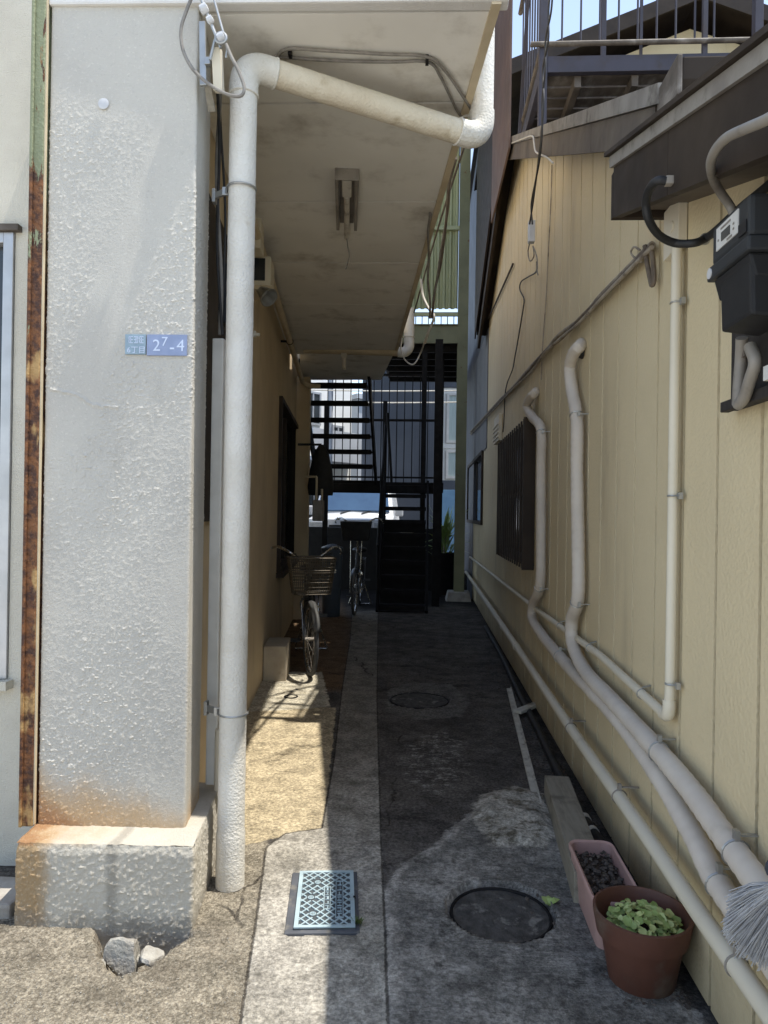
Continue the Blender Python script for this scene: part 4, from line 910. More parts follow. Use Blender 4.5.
# ------------------------------------------------------------------ roof deck with rails, and the screen panel
dk = thing('roof_deck', 'purple grey steel drying deck with thin railings on the roof of the right-hand house', 'deck', (.70,4.45,3.76))
DYf, DYb, DX0, DX1 = 4.45, 5.30, .695, 2.6
mb = MB()
for X, z1 in ((DX0,6.3),(1.99,6.3)): mb.bb((X-.025,DYf-.025,rake(DYf)-.02),(X+.025,DYf+.025,z1))
part(mb, 'post', M['deck_steel'], dk, bev=.003)
mb = MB(); mb.bb((DX0+.026,DYf-.02,4.09),(1.964,DYf+.02,4.19)); mb.bb((2.016,DYf-.02,4.09),(DX1,DYf+.02,4.19)); mb.bb((DX0-.02,DYf+.026,4.06),(DX0+.02,DYb,4.16)); part(mb, 'beam', M['deck_steel'], dk, bev=.003)
mb = MB()
for k in range(5): mb.bb((DX0+.35*k+.2,DYf+.021,4.02),(DX0+.35*k+.24,DYb-.05,4.088))
for k in range(7): mb.bb((DX0+.021,DYf+.03+.12*k,4.092),(DX1,DYf+.12*k+.13,4.115))
part(mb, 'boards', M['worn_brown'], dk)
mb = MB(); mb.tube([(DX0-.08,DYf-.035,4.255),(DX1,DYf-.035,4.255)], .016, 10); mb.tube([(DX0-.05,DYf,5.28),(DX1,DYf,5.28)], .018, 10); mb.tube([(DX0,DYf,5.28),(DX0,DYb+.3,5.28)], .018, 10); mb.tube([(DX0,DYf,4.30),(DX0,DYb+.3,4.30)], .014, 10); part(mb, 'rail', M['worn_brown'], dk, smooth=True)
mb = MB(); mb.tube([(DX0+.115,DYf,4.29),(DX0+.115,DYf,5.27)], .0065, 6); bl = part(mb, 'baluster', M['deck_steel'], dk)
repeat(bl, [(.115*k,0,0) for k in range(1,16) if k not in (9,10)])
repeat(bl, [(-.115,.12*k,0) for k in range(1,9)])
mb = MB(); mb.bar((DX0+.98,DYf,4.14),(DX0+.98,DYf,5.3),.028,.028,(0,1,0)); mb.bar((DX0+.60,DYf+.01,4.2),(DX0+.60,DYf+.01,6.2),.016,.016,(0,1,0)); mb.bar((DX0+.44,DYf+.3,4.2),(DX0+.44,DYf+.3,6.2),.03,.03,(0,1,0)); part(mb, 'clothes_pole', M['deck_steel'], dk)
mb = MB(); mb.bar((DX0-.02,DYf+.06,6.0),(DX0-.02,DYb+.1,4.2),.022,.022); part(mb, 'brace', M['deck_steel'], dk)
mb = MB(); mb.bb((.632,5.72,rake(5.72)-.08),(.648,7.2,6.9)); solo(mb, 'screen_panel', M['brown_sheet'], 'tall narrow brown sheet standing on the roof edge beyond the deck', 'screen')
mb = MB(); mb.prism([(.632,7.21,rake(7.21)-.1),(.632,9.4,rake(9.4)-.1),(.632,9.4,6.0),(.632,7.21,6.2)], (.016,0,0)); solo(mb, 'screen_panel', M['dark_brown'], 'dark sheet beyond the brown sheet on the roof edge', 'screen')
us = MB(); us.bb((1.25,8.7,3.4),(5.2,11.1,6.50)); us.prism([(1.25,8.7,6.50),(5.2,8.7,6.50),(3.1,8.7,7.22)], (0,2.4,0))
up_ = part(us, 'upper_storey', M['siding'], hs)
mb = MB(); ap = Vector((3.1,8.35,7.42))
for X, z in ((.72,6.50),(5.5,6.50)):
    d = Vector((X,8.35,z)); mb.hexa([d, ap, ap+Vector((0,3,0)), d+Vector((0,3,0))], [d+Vector((0,0,.1)), ap+Vector((0,0,.1)), ap+Vector((0,3,.1)), d+Vector((0,3,.1))])
    mb.hexa([d+Vector((0,-.03,-.10)), ap+Vector((0,-.03,-.10)), ap+Vector((0,-.002,-.10)), d+Vector((0,-.002,-.10))], [d+Vector((0,-.03,.08)), ap+Vector((0,-.03,.08)), ap+Vector((0,-.002,.08)), d+Vector((0,-.002,.08))])
part(mb, 'upper_roof', M['dark_brown'], up_)
mb = MB(); mb.bb((RWX-.012,9.06,2.205),(RWX+.1,11.36,3.72))
part(mb, 'grey_cladding', M['grey_sheet'], hs, label='grey sheet cladding at the far end')
mb = MB(); mb.bb((RWX+.012,9.62,3.725),(RWX+.1,14.1,7.4)); mb.bb((RWX-.005,11.365,-.1),(RWX+.1,14.1,3.72)); part(mb, 'rear_cladding', M['slate_sheet'], hs)
mb = MB(); mb.bb((RWX-.05,9.6,7.405),(RWX+.4,14.12,7.47)); part(mb, 'rear_roof', M['roof_tile'], hs)

# ------------------------------------------------------------------ pipes, ducts and cables on the right-hand wall
def clampring(mb, p, t, R, off):
    mb.ring(p, R+.001, .0035, t, 18, 6)
    w = p+Vector((off+.0,0,0)); up = Vector((0,0,1)) if abs(Vector(t).normalized().z) < .6 else Vector((0,-1,0))
    e = p+up*(R+.012); mb.box(e, (.012,.016,.022)); mb.bar(e, Vector((RWX-.002,e.y,e.z)), .012, .004)
def duct(name, pts, rr, m, lab, cat, clamps=(), mclamp='galv', ridge=0, seg=16):
    t = thing(name, lab, cat, RW(pts[-1][0], pts[-1][1]))
    c = resample(smooth_path([RW(*p) for p in pts], 8), .0105 if ridge else .06)
    f = (lambda i: rr*(1+.05*mn.noise(Vector((i*.07,0,1)))) + ridge*(((i % 4)/3.0) - .5)) if ridge else (lambda i: rr)
    mb = MB(); mb.tube(c, rr, seg, rf=f); part(mb, 'tube', m, t, smooth=True)
    for (x, y) in clamps:
        p = min(c, key=lambda q: (q-CAM).normalized().cross(ray(x, y).normalized()).length)
        i = c.index(p); d = c[min(i+1,len(c)-1)]-c[max(i-1,0)]
        k = MB(); clampring(k, p, d, rr, RWX-p.x); part(k, 'clamp', M[mclamp], t)
    return t
duct('wrapped_duct', [(583,343,-.02),(580,346,.03),(574,353,.05),(570,368,.05),(572,390,.05),(577,420,.05),(577,470,.05),(578,540,.05),(578,597,.05),(572,620,.05),(573,645,.05),(586,672,.05),(612,700,.05),(652,744,.05),(690,789,.05),(728,842,.05),(768,897,.05),(800,945,.05)], .031, M['tape'],
     'beige wrapped duct starting at the upper wall hole, running above the other duct', 'duct', ((578,415),(578,603),(660,752),(737,852)), ridge=.0019)
duct('wrapped_duct', [(537,391,-.02),(535,393,.03),(530,398,.05),(527,407,.05),(533,418,.05),(541,430,.05),(541,470,.05),(541,540,.05),(540,585,.05),(533,604,.05),(533,620,.05),(546,640,.05),(570,668,.05),(612,712,.05),(652,765,.05),(692,832,.05),(716,880,.05),(742,918,.05),(790,985,.05)], .031, M['tape'],
     'beige wrapped duct starting above the window grille, running below the other duct', 'duct', ((541,433),(540,588),(561,656),(722,885)), ridge=.0019)
for (x, y, r_, lab) in ((583,350,.045,'round rubber cover where the right-hand wrapped duct enters the wall'),(538,392,.03,'pale cap where the left-hand wrapped duct enters the wall')):
    c = RW(x, y); mb = MB(); mb.lathe([(r_*.2,-.03),(r_*.8,-.026),(r_,-.004),(r_,0)], (0,0,0), 16); mb.v = [c+Matrix.Rotation(radians(90),3,'Y') @ v for v in mb.v]
    solo(mb, 'wall_sleeve', M['black_rubber'] if y < 380 else M['cream_pvc'], lab, 'pipe sleeve', smooth=True)
gp_ = duct('gas_pipe', [(466,572,.07),(500,622,.07),(560,712,.07),(640,826,.07),(700,914,.07),(768,1010,.07),(800,1056,.07)], .024, M['cream_pvc'], 'smooth cream pipe running low along the foot of the siding wall', 'pipe', ((737,970),(622,800),(572,727)), 'lamp_grey', 0, 20)
for (x, y) in ((503,627),(516,646)):
    p = RW(x, y, .07); mb = MB(); mb.tube([p-Vector((0,.05,0)), p+Vector((0,.05,0))], .028, 16); part(mb, 'coupling', M['cream_pvc'], gp_, smooth=True)
ct = thing('thin_conduit', 'thin pale conduit dropping from a square box and turning along the siding wall', 'conduit', RW(669,716))
cpts = [(677,246,.03),(676,300,.03),(674,420,.03),(672,560,.03),(670,690,.03),(669,706,.03)]
mb = MB(); mb.tube([RW(*p) for p in cpts], .0155, 14); part(mb, 'drop', M['cream_pvc'], ct, smooth=True)
e0, e1 = RW(669,704,.03), RW(655,703,.03)
mb = MB(); pe = RW(669,714,.03); mb.tube(smooth_path([RW(669,700,.03), RW(669,708,.03), pe+Vector((0,.012,-.006)), pe+Vector((0,.05,-.012))],5), .0195, 14); part(mb, 'elbow', M['cream_pvc'], ct, smooth=True)
mb = MB(); mb.tube([pe+Vector((0,.04,-.012)), RW(600,655,.03), RW(540,612,.03), RW(470,557,.03)], .0155, 14); part(mb, 'run', M['cream_pvc'], ct, smooth=True)
for (x, y) in ((676,303),(673.5,496),(671,684)):
    p = RW(x, y, .03); k = MB(); k.ring(p, .0165, .003, (0,0,1), 16, 6); k.box(p+Vector((.012,-.022,0)), (.012,.018,.02)); k.box(p+Vector((.012,.022,0)), (.012,.018,.02)); part(k, 'clip', M['galv'], ct)
for (x, y) in ((642,694),(590,648),(560,626)):
    p = RW(x, y, .03); k = MB(); k.ring(p, .0165, .003, (0,1,0), 16, 6); k.bar(p+Vector((0,0,.022)), p+Vector((.028,0,.03)), .012, .004); part(k, 'clip', M['galv'], ct)
mb = MB(); a, b = RW(688,246,.0), RW(664,199,.03); zc = RW(675,199,.03).z; mb.bb((RWX-.03,a.y,a.z),(RWX-.002,b.y,zc)); jb = tag(part(mb, 'junction_box', M['cream_pvc'], None, origin=(RWX-.04,(a.y+b.y)/2,a.z), bev=.003), 'square cream junction box on the siding at the head of the thin conduit', 'junction box')
cc = (a+b)/2; mb = MB(); mb.lathe([(.018,0),(.018,.003),(.014,.004)], (0,0,0), 20); mb.v = [Vector((RWX-.03,cc.y-.01,cc.z-.02))+Matrix.Rotation(radians(-90),3,'Y') @ v for v in mb.v]; part(mb, 'knockout', M['cream_pvc'], jb)

# electricity meter on its board
em = thing('electric_meter', 'dark grey electricity meter with a small display on a dark wooden board', 'meter', (RWX,1.55,1.6))
mb = MB(); bz0 = RW(728,412,.02).z; bY1 = RW(731,412,.02).y; mb.bb((RWX-.022,1.05,bz0),(RWX-.002,bY1,2.06)); part(mb, 'backboard', M['board_wood'], em, bev=.003)
mb = MB(); mb.bb((RWX-.045,1.05,bz0-.004),(RWX-.0225,bY1+.006,bz0+.022)); part(mb, 'ledge', M['board_wood'], em, bev=.003)
fX = .650
mz = lambda y, x: DY(x, y, fX/((x-424)/710)*1.0).z
Yl, Yr = 1.665, 1.475
mb = MB(); mb.bb((fX,Yr,1.9255),(RWX-.05,Yl,2.012)); cs = part(mb, 'case', M['meter_grey'], em, bev=.010)
mb = MB(); mb.bb((fX-.006,Yr-.006,1.893),(RWX-.045,Yl+.014,1.925)); part(mb, 'rim', M['meter_grey'], em, bev=.006)
mb = MB(); mb.prism([(fX+.002,0,1.892),(RWX-.046,0,1.892),(RWX-.046,0,1.835),(fX+.015,0,1.845)], (0,Yl-Yr-.012,0)); mb.v = [v+Vector((0,Yr+.006,0)) for v in mb.v]; part(mb, 'terminal_case', M['meter_dark'], em, bev=.006)
mb = MB(); mb.prism([(fX+.006,0,1.84),(RWX-.047,0,1.84),(RWX-.047,0,1.715),(fX+.010,0,1.725)], (0,.15,0)); mb.v = [v+Vector((0,Yr+.008,.042)) for v in mb.v]; part(mb, 'terminal_cover', M['meter_dark'], em, bev=.008)
mb = MB(); mb.bb((fX-.0025,1.525,1.950),(fX+.002,1.635,2.0)); fp = part(mb, 'face_plate', M['sticker'], cs)
mb = MB(); mb.bb((fX-.0045,1.562,1.962),(fX-.0026,1.605,1.981)); part(mb, 'display', M['lcd'], cs)
mb = MB()
for k, (y, z, w) in enumerate(((1.585,1.991,.05),(1.565,1.955,.025),(1.545,1.977,.006),(1.545,1.966,.006),(1.622,1.97,.006))): mb.bb((fX-.0036,y-w/2,z-.0022),(fX-.00255,y+w/2,z+.0022))
part(mb, 'print', M['cable_grey'], cs)
mb = MB(); mb.bb((fX-.004,1.485,1.935),(fX-.001,1.52,1.962)); part(mb, 'port', M['car_black'], cs, bev=.001)
mb = MB(); mb.lathe([(.012,0),(.012,.002)], (0,0,0), 20); mb.v = [Vector((fX-.006,1.66,1.909))+Matrix.Rotation(radians(-90),3,'Y') @ v for v in mb.v]; part(mb, 'round_seal', M['porcelain'], em)
for i, (pts, m, r_) in enumerate((([(742,338,.07),(741,360,.06),(739,385,.06),(738,405,.06)],'conduit_grey',.0135),([(750,346,.07),(755,362,.07),(750,380,.065),(744,398,.06),(738,405,.06)],'conduit_grey',.0135))):
    mb = MB(); mb.tube(smooth_path([RW(*p) for p in pts],6), r_, 12); part(mb, 'lead', M[m], em, smooth=True)
mb = MB(); p = RW(768,374,.07); mb.box(p+Vector((0,-.02,0)),(.02,.04,.03)); part(mb, 'label_tag', M['sticker'], em)
mb = MB(); p = RW(743,355,.06); mb.box(p,(.012,.04,.014)); part(mb, 'saddle', M['worn_brown'], em)

mb = MB(); mb.tube(smooth_path([RW(666,181,.195),RW(657,181,.215),RW(649,190,.22),RW(646,204,.215),RW(649,220,.20),RW(659,235,.16),RW(675,243,.11),RW(694,243,.07),(RW(706,238,.035)),(RW(718,229,.03)),(RW(742,207,.03)),(RW(768,186,.03)),(RW(800,158,.03))],7), .0112, 10)
bc = solo(mb, 'looped_cable', M['black_rubber'], 'thick black cable looping from the fascia past the meter', 'cable', smooth=True)
mb = MB(); p = RW(705,239,.035); mb.ring(p, .012, .004, (0,1,.3), 16, 6); k = part(mb, 'clip', M['galv'], bc)
mb = MB(); c = RW(669,181,.187); mb.box(c,(.02,.022,.022)); part(mb, 'gland', M['lamp_grey'], bc, bev=.004)
mb = MB(); pth = [(790,105,1.36),(768,119,1.42),(745,128,1.50),(728,137,1.56),(717,148,1.60),(711,163,1.62),(713,178,1.62),(721,193,1.60),(730,205,1.575),(735,216,1.555)]
def onx(x, y, X): return CAM + ray(x, y)*(X/ray(x, y).x)
mb.tube(smooth_path([onx(790,105,.555),onx(768,119,.555),onx(745,129,.555),onx(728,137,.555),onx(717,148,.56),onx(711,162,.58),onx(713,178,.62),onx(721,193,.66),onx(730,206,.69),onx(736,220,.70)],7), .0098, 14)
solo(mb, 'bent_conduit', M['conduit_grey'], 'grey bent conduit coming over the fascia down into the meter', 'conduit', smooth=True)

# cables across the siding
cb = thing('wall_cable', 'bundle of beige cables slanting along the siding wall', 'cable', RW(560,340))
base = [(652,244),(640,256),(620,276),(600,298),(580,318),(560,336),(545,350),(530,368),(515,384),(500,400),(485,416),(470,432)]
for k in range(3):
    pts = [RW(x+mn.noise(Vector((i*.9,k*5,0)))*3.2, y+mn.noise(Vector((i*.9,k*5,9)))*3.2+k*1.6, .015+.010*k) for i, (x, y) in enumerate(base)]
    mb = MB(); mb.tube(smooth_path(pts,6), .0105-.0015*k, 8); part(mb, 'strand', M[('cable_beige','cable_brown','cable_beige')[k]], cb, smooth=True)
mb = MB(); mb.tube(smooth_path([RW(x,y,.03) for x, y in ((645,246),(647,262),(650,278),(652,285),(654,279),(653,262),(652,252))],6), .009, 8); part(mb, 'loose_end', M['cable_brown'], cb, smooth=True)
mb = MB(); mb.tube(smooth_path([RW(x,y,.03) for x, y in ((640,250),(634,247),(631,253),(636,259),(641,262))],5), .004, 6); part(mb, 'tie', M['cable_beige'], cb, smooth=True)
ol = thing('drop_wire', 'black twisted wire dropping past the deck to a small white connector box', 'wire', RW(531,220,.2))
for k in range(2):
    mb = MB(); mb.tube(smooth_path([RW(x+1.4*sin(y*.12+k*pi), y, .17) for x, y in ((553,-30),(550,10),(547,40),(544,70),(543,100),(542,130),(539,160),(535,185),(532,205),(531,224))],8), .0052, 8); part(mb, 'strand', M['cable_black'], ol, smooth=True)
a = RW(531.5,232,.15); mb = MB(); mb.box(a,(.04,.05,.135)); part(mb, 'connector_box', M['porcelain'], ol, bev=.006)
mb = MB(); mb.tube(smooth_path([RW(x,y,.14) for x, y in ((530,242),(528,252),(530,261),(534,256),(533,246),(537,258),(537,270),(538,275))],6), .004, 6); part(mb, 'tail', M['cable_grey'], ol, smooth=True)
mb = MB(); mb.tube(smooth_path([RW(x,y,d) for x, y, d in ((537,262,.13),(536,272,.08),(528,277,.03),(521,282,.02),(520,290,.02),(524,299,.02),(523,310,.02),(521,322,.02),(519,334,.02),(517,346,.02),(515,356,.02),(513,368,.02),(510,376,.02),(507,384,.02),(505,396,.02),(504,420,.02),(503,432,.02))],6), .0055, 8); part(mb, 'wall_lead', M['cable_black'], ol, smooth=True)
mb = MB(); mb.tube(smooth_path([RW(x,y,.14) for x, y in ((512,143),(522,139),(532,136),(534,143),(536,152),(546,157),(553,163))],6), .005, 6); solo(mb, 'loose_wire', M['cable_white'], 'thin white wire strung over the grey brown verge board', 'wire', smooth=True)
mb = MB(); mb.tube(smooth_path([RW(x,y,.012) for x, y in ((552,165),(551,200),(549,240),(546,300),(543,340),(541,380))],6), .004, 6); solo(mb, 'thin_lead', M['cable_beige'], 'hair thin beige lead running straight down the siding to the left-hand duct', 'wire', smooth=True)
mb = MB(); mb.tube([RW(513,264,.02), RW(489,318,.02)], .010, 8); solo(mb, 'slanted_rod', M['dark_brown'], 'dark slanted rod fixed to the siding below the far roof slope', 'rod', smooth=True)
# ------------------------------------------------------------------ bicycles
def wheel(t, c, R, ax, hub_m, lab=None):
    c = Vector(c); ax = Vector(ax).normalized()
    mb = MB(); e = ax.orthogonal().normalized(); f = ax.cross(e)
    for k in range(18):
        a = 2*pi*k/18; d = e*cos(a)+f*sin(a); s_ = ax*(.028 if k % 2 else -.028)
        mb.tube([c+s_+d*.015, c+d*(R-.045)], .0014, 4, cap=False)
    mb.tube([c-ax*.045, c+ax*.045], .017, 12)
    w = part(mb, 'wheel', hub_m, t, local=True, label=lab)
    mb = MB(); mb.ring(c, R-.019, .019, ax, 40, 10); part(mb, 'tyre', M['tyre_grey'], w, local=True, smooth=True)
    mb = MB(); mb.ring(c, R-.042, .011, ax, 40, 8); part(mb, 'rim', M['chrome'], w, local=True, smooth=True)
    return w
def mudguard(t, c, R, ax, a0, a1, m):
    c = Vector(c); ax = Vector(ax).normalized(); up = Vector((0,0,1)); f = ax.cross(up); mb = MB(); rows = []
    for k in range(25):
        a = a0+(a1-a0)*k/24; d = up*sin(a)+f*cos(a); rows.append([c+d*(R+.012-.012*abs(q))+ax*(.030*q) for q in (-1,-.6,0,.6,1)])
    mb.grid(rows); o = part(mb, 'mudguard', m, t, local=True, smooth=True); sm = o.modifiers.new('thickness','SOLIDIFY'); sm.thickness = .002; return o
def bicycle(loc, rz, label, steer=.35, basket='basket', group=None, box=False, bar_up=0.0, bask_up=0.0):
    t = thing('bicycle', label, 'bicycle', loc, rz, group)
    R = .30; fc = Vector((0,0,R)); rc = Vector((.0,1.08,R)); hd0 = Vector((0,.24,.62)); hd1 = Vector((0,.30,.80))
    sa = Vector((cos(steer), -sin(steer)*1.0, 0)).normalized()       # axle of the turned front wheel
    sf = Vector((sa.y, -sa.x, 0))                                    # heading of the front wheel
    fc = hd0 + sf*.22 + Vector((0,0,R-.62))
    wheel(t, fc, R, sa, M['lamp_grey'], 'front wheel'); wheel(t, rc, R, (1,0,0), M['lamp_grey'], 'rear wheel')
    mudguard(t, fc, R+.012, sa, radians(20), radians(150), M['mudguard']); mudguard(t, rc, R+.012, (1,0,0), radians(-5), radians(165), M['mudguard'])
    mb = MB()
    for s_ in (-1, 1): mb.tube(smooth_path([hd0+sa*(.02*s_), hd0+sa*(.048*s_)+Vector((0,0,-.05)), fc+sa*(.052*s_)+Vector((0,.02,.12)), fc+sa*(.052*s_)],4), .011, 8)
    mb.tube([hd0, hd1+(hd1-hd0)*.4], .016, 10); part(mb, 'fork', M['bike_frame'], t, local=True, smooth=True)
    bb_ = Vector((0,.66,.29)); se = Vector((0,.80,.74))
    mb = MB(); mb.tube([hd0-(hd1-hd0)*.1, hd1], .021, 12); mb.tube(smooth_path([hd0+(hd1-hd0)*.3, Vector((0,.42,.44)), Vector((0,.56,.33)), bb_],5), .019, 10); mb.tube([bb_, se], .016, 10); mb.tube([hd1-(hd1-hd0)*.25, Vector((0,.52,.50)), Vector((0,.735,.52))], .014, 10)
    for s_ in (-1, 1): mb.tube([bb_+Vector((.03*s_,0,0)), rc+Vector((.06*s_,0,0))], .010, 8); mb.tube([se+Vector((.02*s_,0,-.06)), rc+Vector((.06*s_,0,0))], .008, 8)
    part(mb, 'frame', M['bike_frame'], t, local=True, smooth=True)
    top = hd1+(hd1-hd0)*.4+Vector((0,0,bar_up)); side = sa; bk = Vector((-sf.x,-sf.y,0))
    mb = MB(); mb.tube([hd1, top], .012, 10)
    L_ = [top-side*.30+bk*.17+Vector((0,0,.075)), top-side*.24+bk*.08+Vector((0,0,.085)), top-side*.17+bk*.0+Vector((0,0,.05)), top-side*.08-bk*.01+Vector((0,0,-.005)), top-bk*.01+Vector((0,0,-.015)), top+side*.08-bk*.01+Vector((0,0,-.005)), top+side*.17+Vector((0,0,.05)), top+side*.24+bk*.08+Vector((0,0,.085)), top+side*.30+bk*.17+Vector((0,0,.075))]
    mb.tube(smooth_path(L_,6), .0115, 10); hb = part(mb, 'handlebar', M['chrome'], t, local=True, smooth=True)
    for s_, e in ((-1, L_[0]), (1, L_[-1])):
        mb = MB(); mb.tube([e-bk*.01, e+bk*.11+Vector((0,0,-.004))], .016, 12); part(mb, 'grip', M['black_rubber'], hb, local=True, smooth=True)
        mb = MB(); mb.tube(smooth_path([e-bk*.05+Vector((0,0,.005)), e-bk*.05+side*(.02*s_)+Vector((0,0,-.025)), e+bk*.02+side*(.035*s_)+Vector((0,0,-.055)), e+bk*.06+side*(.03*s_)+Vector((0,0,-.06))],4), .007, 8); part(mb, 'brake_lever', M['chrome'], hb, local=True, smooth=True)
    mb = MB()
    for s_ in (-1, 1): mb.tube(smooth_path([L_[4]+side*(.2*s_)+Vector((0,0,.05)), L_[4]+side*(.12*s_)-bk*.12+Vector((0,0,.04)), L_[4]+side*(.03*s_)-bk*.1+Vector((0,0,-.08)), hd0+side*(.03*s_)],5), .004, 6)
    part(mb, 'brake_cable', M['cable_black'], t, local=True, smooth=True)
    mb = MB(); sd = [Vector((0,.72,.80)), Vector((0,.80,.815)), Vector((0,.90,.825)), Vector((0,.97,.825))]; mb.tube(smooth_path(sd,4), .05, 14, rf=lambda i: (.022,.03,.04,.05,.065,.08,.095,.105,.108,.10,.085,.06,.03)[i]); 
    for v in mb.v: v.z = .815+(v.z-.815)*.42
    part(mb, 'saddle', M['black_rubber'], t, local=True, smooth=True)
    mb = MB(); mb.tube([se, se+Vector((0,.02,.07))], .013, 10); part(mb, 'seat_post', M['chrome'], t, local=True, smooth=True)
    cr = MB(); cr.ring(bb_+Vector((.05,0,0)), .075, .004, (1,0,0), 24, 6); cr.bar(bb_+Vector((.07,0,0)), bb_+Vector((.075,-.10,.13)), .012, .018, (1,0,0)); cr.tube([bb_+Vector((-.07,0,0)),bb_+Vector((.07,0,0))],.012,8); cr.bar(bb_+Vector((-.07,0,0)), bb_+Vector((-.075,.10,-.13)), .012, .018, (1,0,0)); part(cr, 'crank', M['chrome'], t, local=True)
    for s_, p in ((1, bb_+Vector((.125,-.10,.13))), (-1, bb_+Vector((-.125,.10,-.13)))):
        mb = MB(); mb.box(p+Vector((0,-.032,0)),(.09,.012,.022)); mb.box(p+Vector((0,.032,0)),(.09,.012,.022)); mb.box(p+Vector((.042*s_,0,0)),(.008,.052,.022)); mb.box(p+Vector((-.042*s_,0,0)),(.008,.052,.022)); mb.tube([p-Vector((.06*s_,0,0)),p+Vector((.04*s_,0,0))],.008,8)
        part(mb, 'pedal', M['tyre_grey'], t, local=True)
    mb = MB(); k = rc+Vector((0,0,0))
    for s_ in (-1, 1): mb.tube([rc+Vector((.065*s_,0,0)), Vector((.16*s_,1.14,.012))], .009, 8)
    mb.tube([Vector((-.16,1.14,.012)), Vector((.16,1.14,.012))], .009, 8); part(mb, 'stand', M['chrome'], t, local=True, smooth=True)
    mb = MB()
    for s_ in (-1, 1):
        mb.tube([Vector((.07*s_,.86,.68)), Vector((.07*s_,1.34,.68)), ], .007, 8); mb.tube([Vector((.07*s_,1.24,.68)), rc+Vector((.065*s_,0,0))], .006, 8)
    for y in (.90,1.05,1.2,1.33): mb.tube([Vector((-.07,y,.68)),Vector((.07,y,.68))], .006, 8)
    part(mb, 'carrier', M['bike_frame'], t, local=True, smooth=True)
    # basket in front of the bars
    bc = hd1+sf*.19+Vector((0,0,.03+bask_up))
    def bp(u, v, w): 
        k = .80+.20*w
        return bc+side*(u*.19*k)+sf*(v*.13*k)+Vector((0,0,-.15+.30*w))
    if not box:
        mb = MB()
        for w, r_ in ((0,.005),(1,.008),(.66,.006),(.6,.006),(.33,.004)):
            c_ = [bp(u,v,w) for u, v in ((-1,-.75),(-.75,-1),(.75,-1),(1,-.75),(1,.75),(.75,1),(-.75,1),(-1,.75),(-1,-.75))]; mb.tube(c_, r_, 6, cap=False)
        def wires(f, n):
            for i in range(n+1): mb.tube([f(-1+2*i/n, 0), f(-1+2*i/n, .5), f(-1+2*i/n, 1)], .0031, 4, cap=False)
        wires(lambda q, w: bp(q*.85,-1,w), 17); wires(lambda q, w: bp(q*.85,1,w), 17); wires(lambda q, w: bp(-1,q*.8,w), 11); wires(lambda q, w: bp(1,q*.8,w), 11)
        for w in (.1,.2,.42,.5,.75,.85,.93):
            c_ = [bp(u,v,w) for u, v in ((-1,-.75),(-.75,-1),(.75,-1),(1,-.75),(1,.75),(.75,1),(-.75,1),(-1,.75),(-1,-.75))]; mb.tube(c_, .003, 4, cap=False)
        for i in range(9): mb.tube([bp(-.9+.225*i,-1,0), bp(-.9+.225*i,1,0)], .003, 4, cap=False)
        for i in range(7): mb.tube([bp(-.95,-.9+.3*i,0), bp(.95,-.9+.3*i,0)], .003, 4, cap=False)
        b_ = part(mb, 'basket', M[basket], t, local=True)
        mb = MB(); mb.hexa([bp(u,v,.005) for u, v in ((-.9,-.9),(.9,-.9),(.9,.9),(-.9,.9))],[bp(u,v,.05) for u, v in ((-.9,-.9),(.9,-.9),(.9,.9),(-.9,.9))]); part(mb, 'basket_base', M[basket], b_, local=True)
        mb = MB()
        for w in (.60,.665): mb.tube([bp(u,v,w) for u, v in ((.2,-1.06),(.75,-1.06),(1.05,-.75),(1.05,.75))], .0085, 8)
        part(mb, 'basket_band', M['chrome'], b_, local=True, smooth=True)
    else:
        mb = MB(); mb.hexa([bp(u,v,0) for u, v in ((-1.1,-1),(1.1,-1),(1.1,1),(-1.1,1))], [bp(u,v,.85) for u, v in ((-1.1,-1),(1.1,-1),(1.1,1),(-1.1,1))])
        part(mb, 'crate', M['black_cover'], t, local=True, bev=.01)
    mb = MB(); mb.tube([hd1-sf*.0, bc-sf*.10+Vector((0,0,-.1))], .008, 8); mb.tube([fc+side*.06, bp(.5,-.5,0)], .005, 6); mb.tube([fc-side*.06, bp(-.5,-.5,0)], .005, 6); part(mb, 'basket_stay', M['chrome'], t, local=True, smooth=True)
    mb = MB(); c_ = hd0+sf*.10+side*.06+Vector((0,0,-.08)); mb.lathe([(.01,-.04),(.03,-.03),(.036,.02),(.03,.03),(.004,.034)],(0,0,0),16); rot = sf.to_track_quat('Z','Y').to_matrix(); mb.v = [c_+rot @ v for v in mb.v]; part(mb, 'lamp', M['chrome'], t, local=True, smooth=True)
    return t
bl_ = G(296,678); bicycle(bl_+LD*.06+LN*.06, TH, 'grey town bicycle with a worn wire basket parked facing forward beside the concrete block', -.22, bar_up=.085, bask_up=-.01)
bicycle(Vector((-.88,9.3,0)), radians(2), 'dark bicycle with a black crate on its front parked further back before the staircase', .05, box=True, bar_up=.32, bask_up=.30)
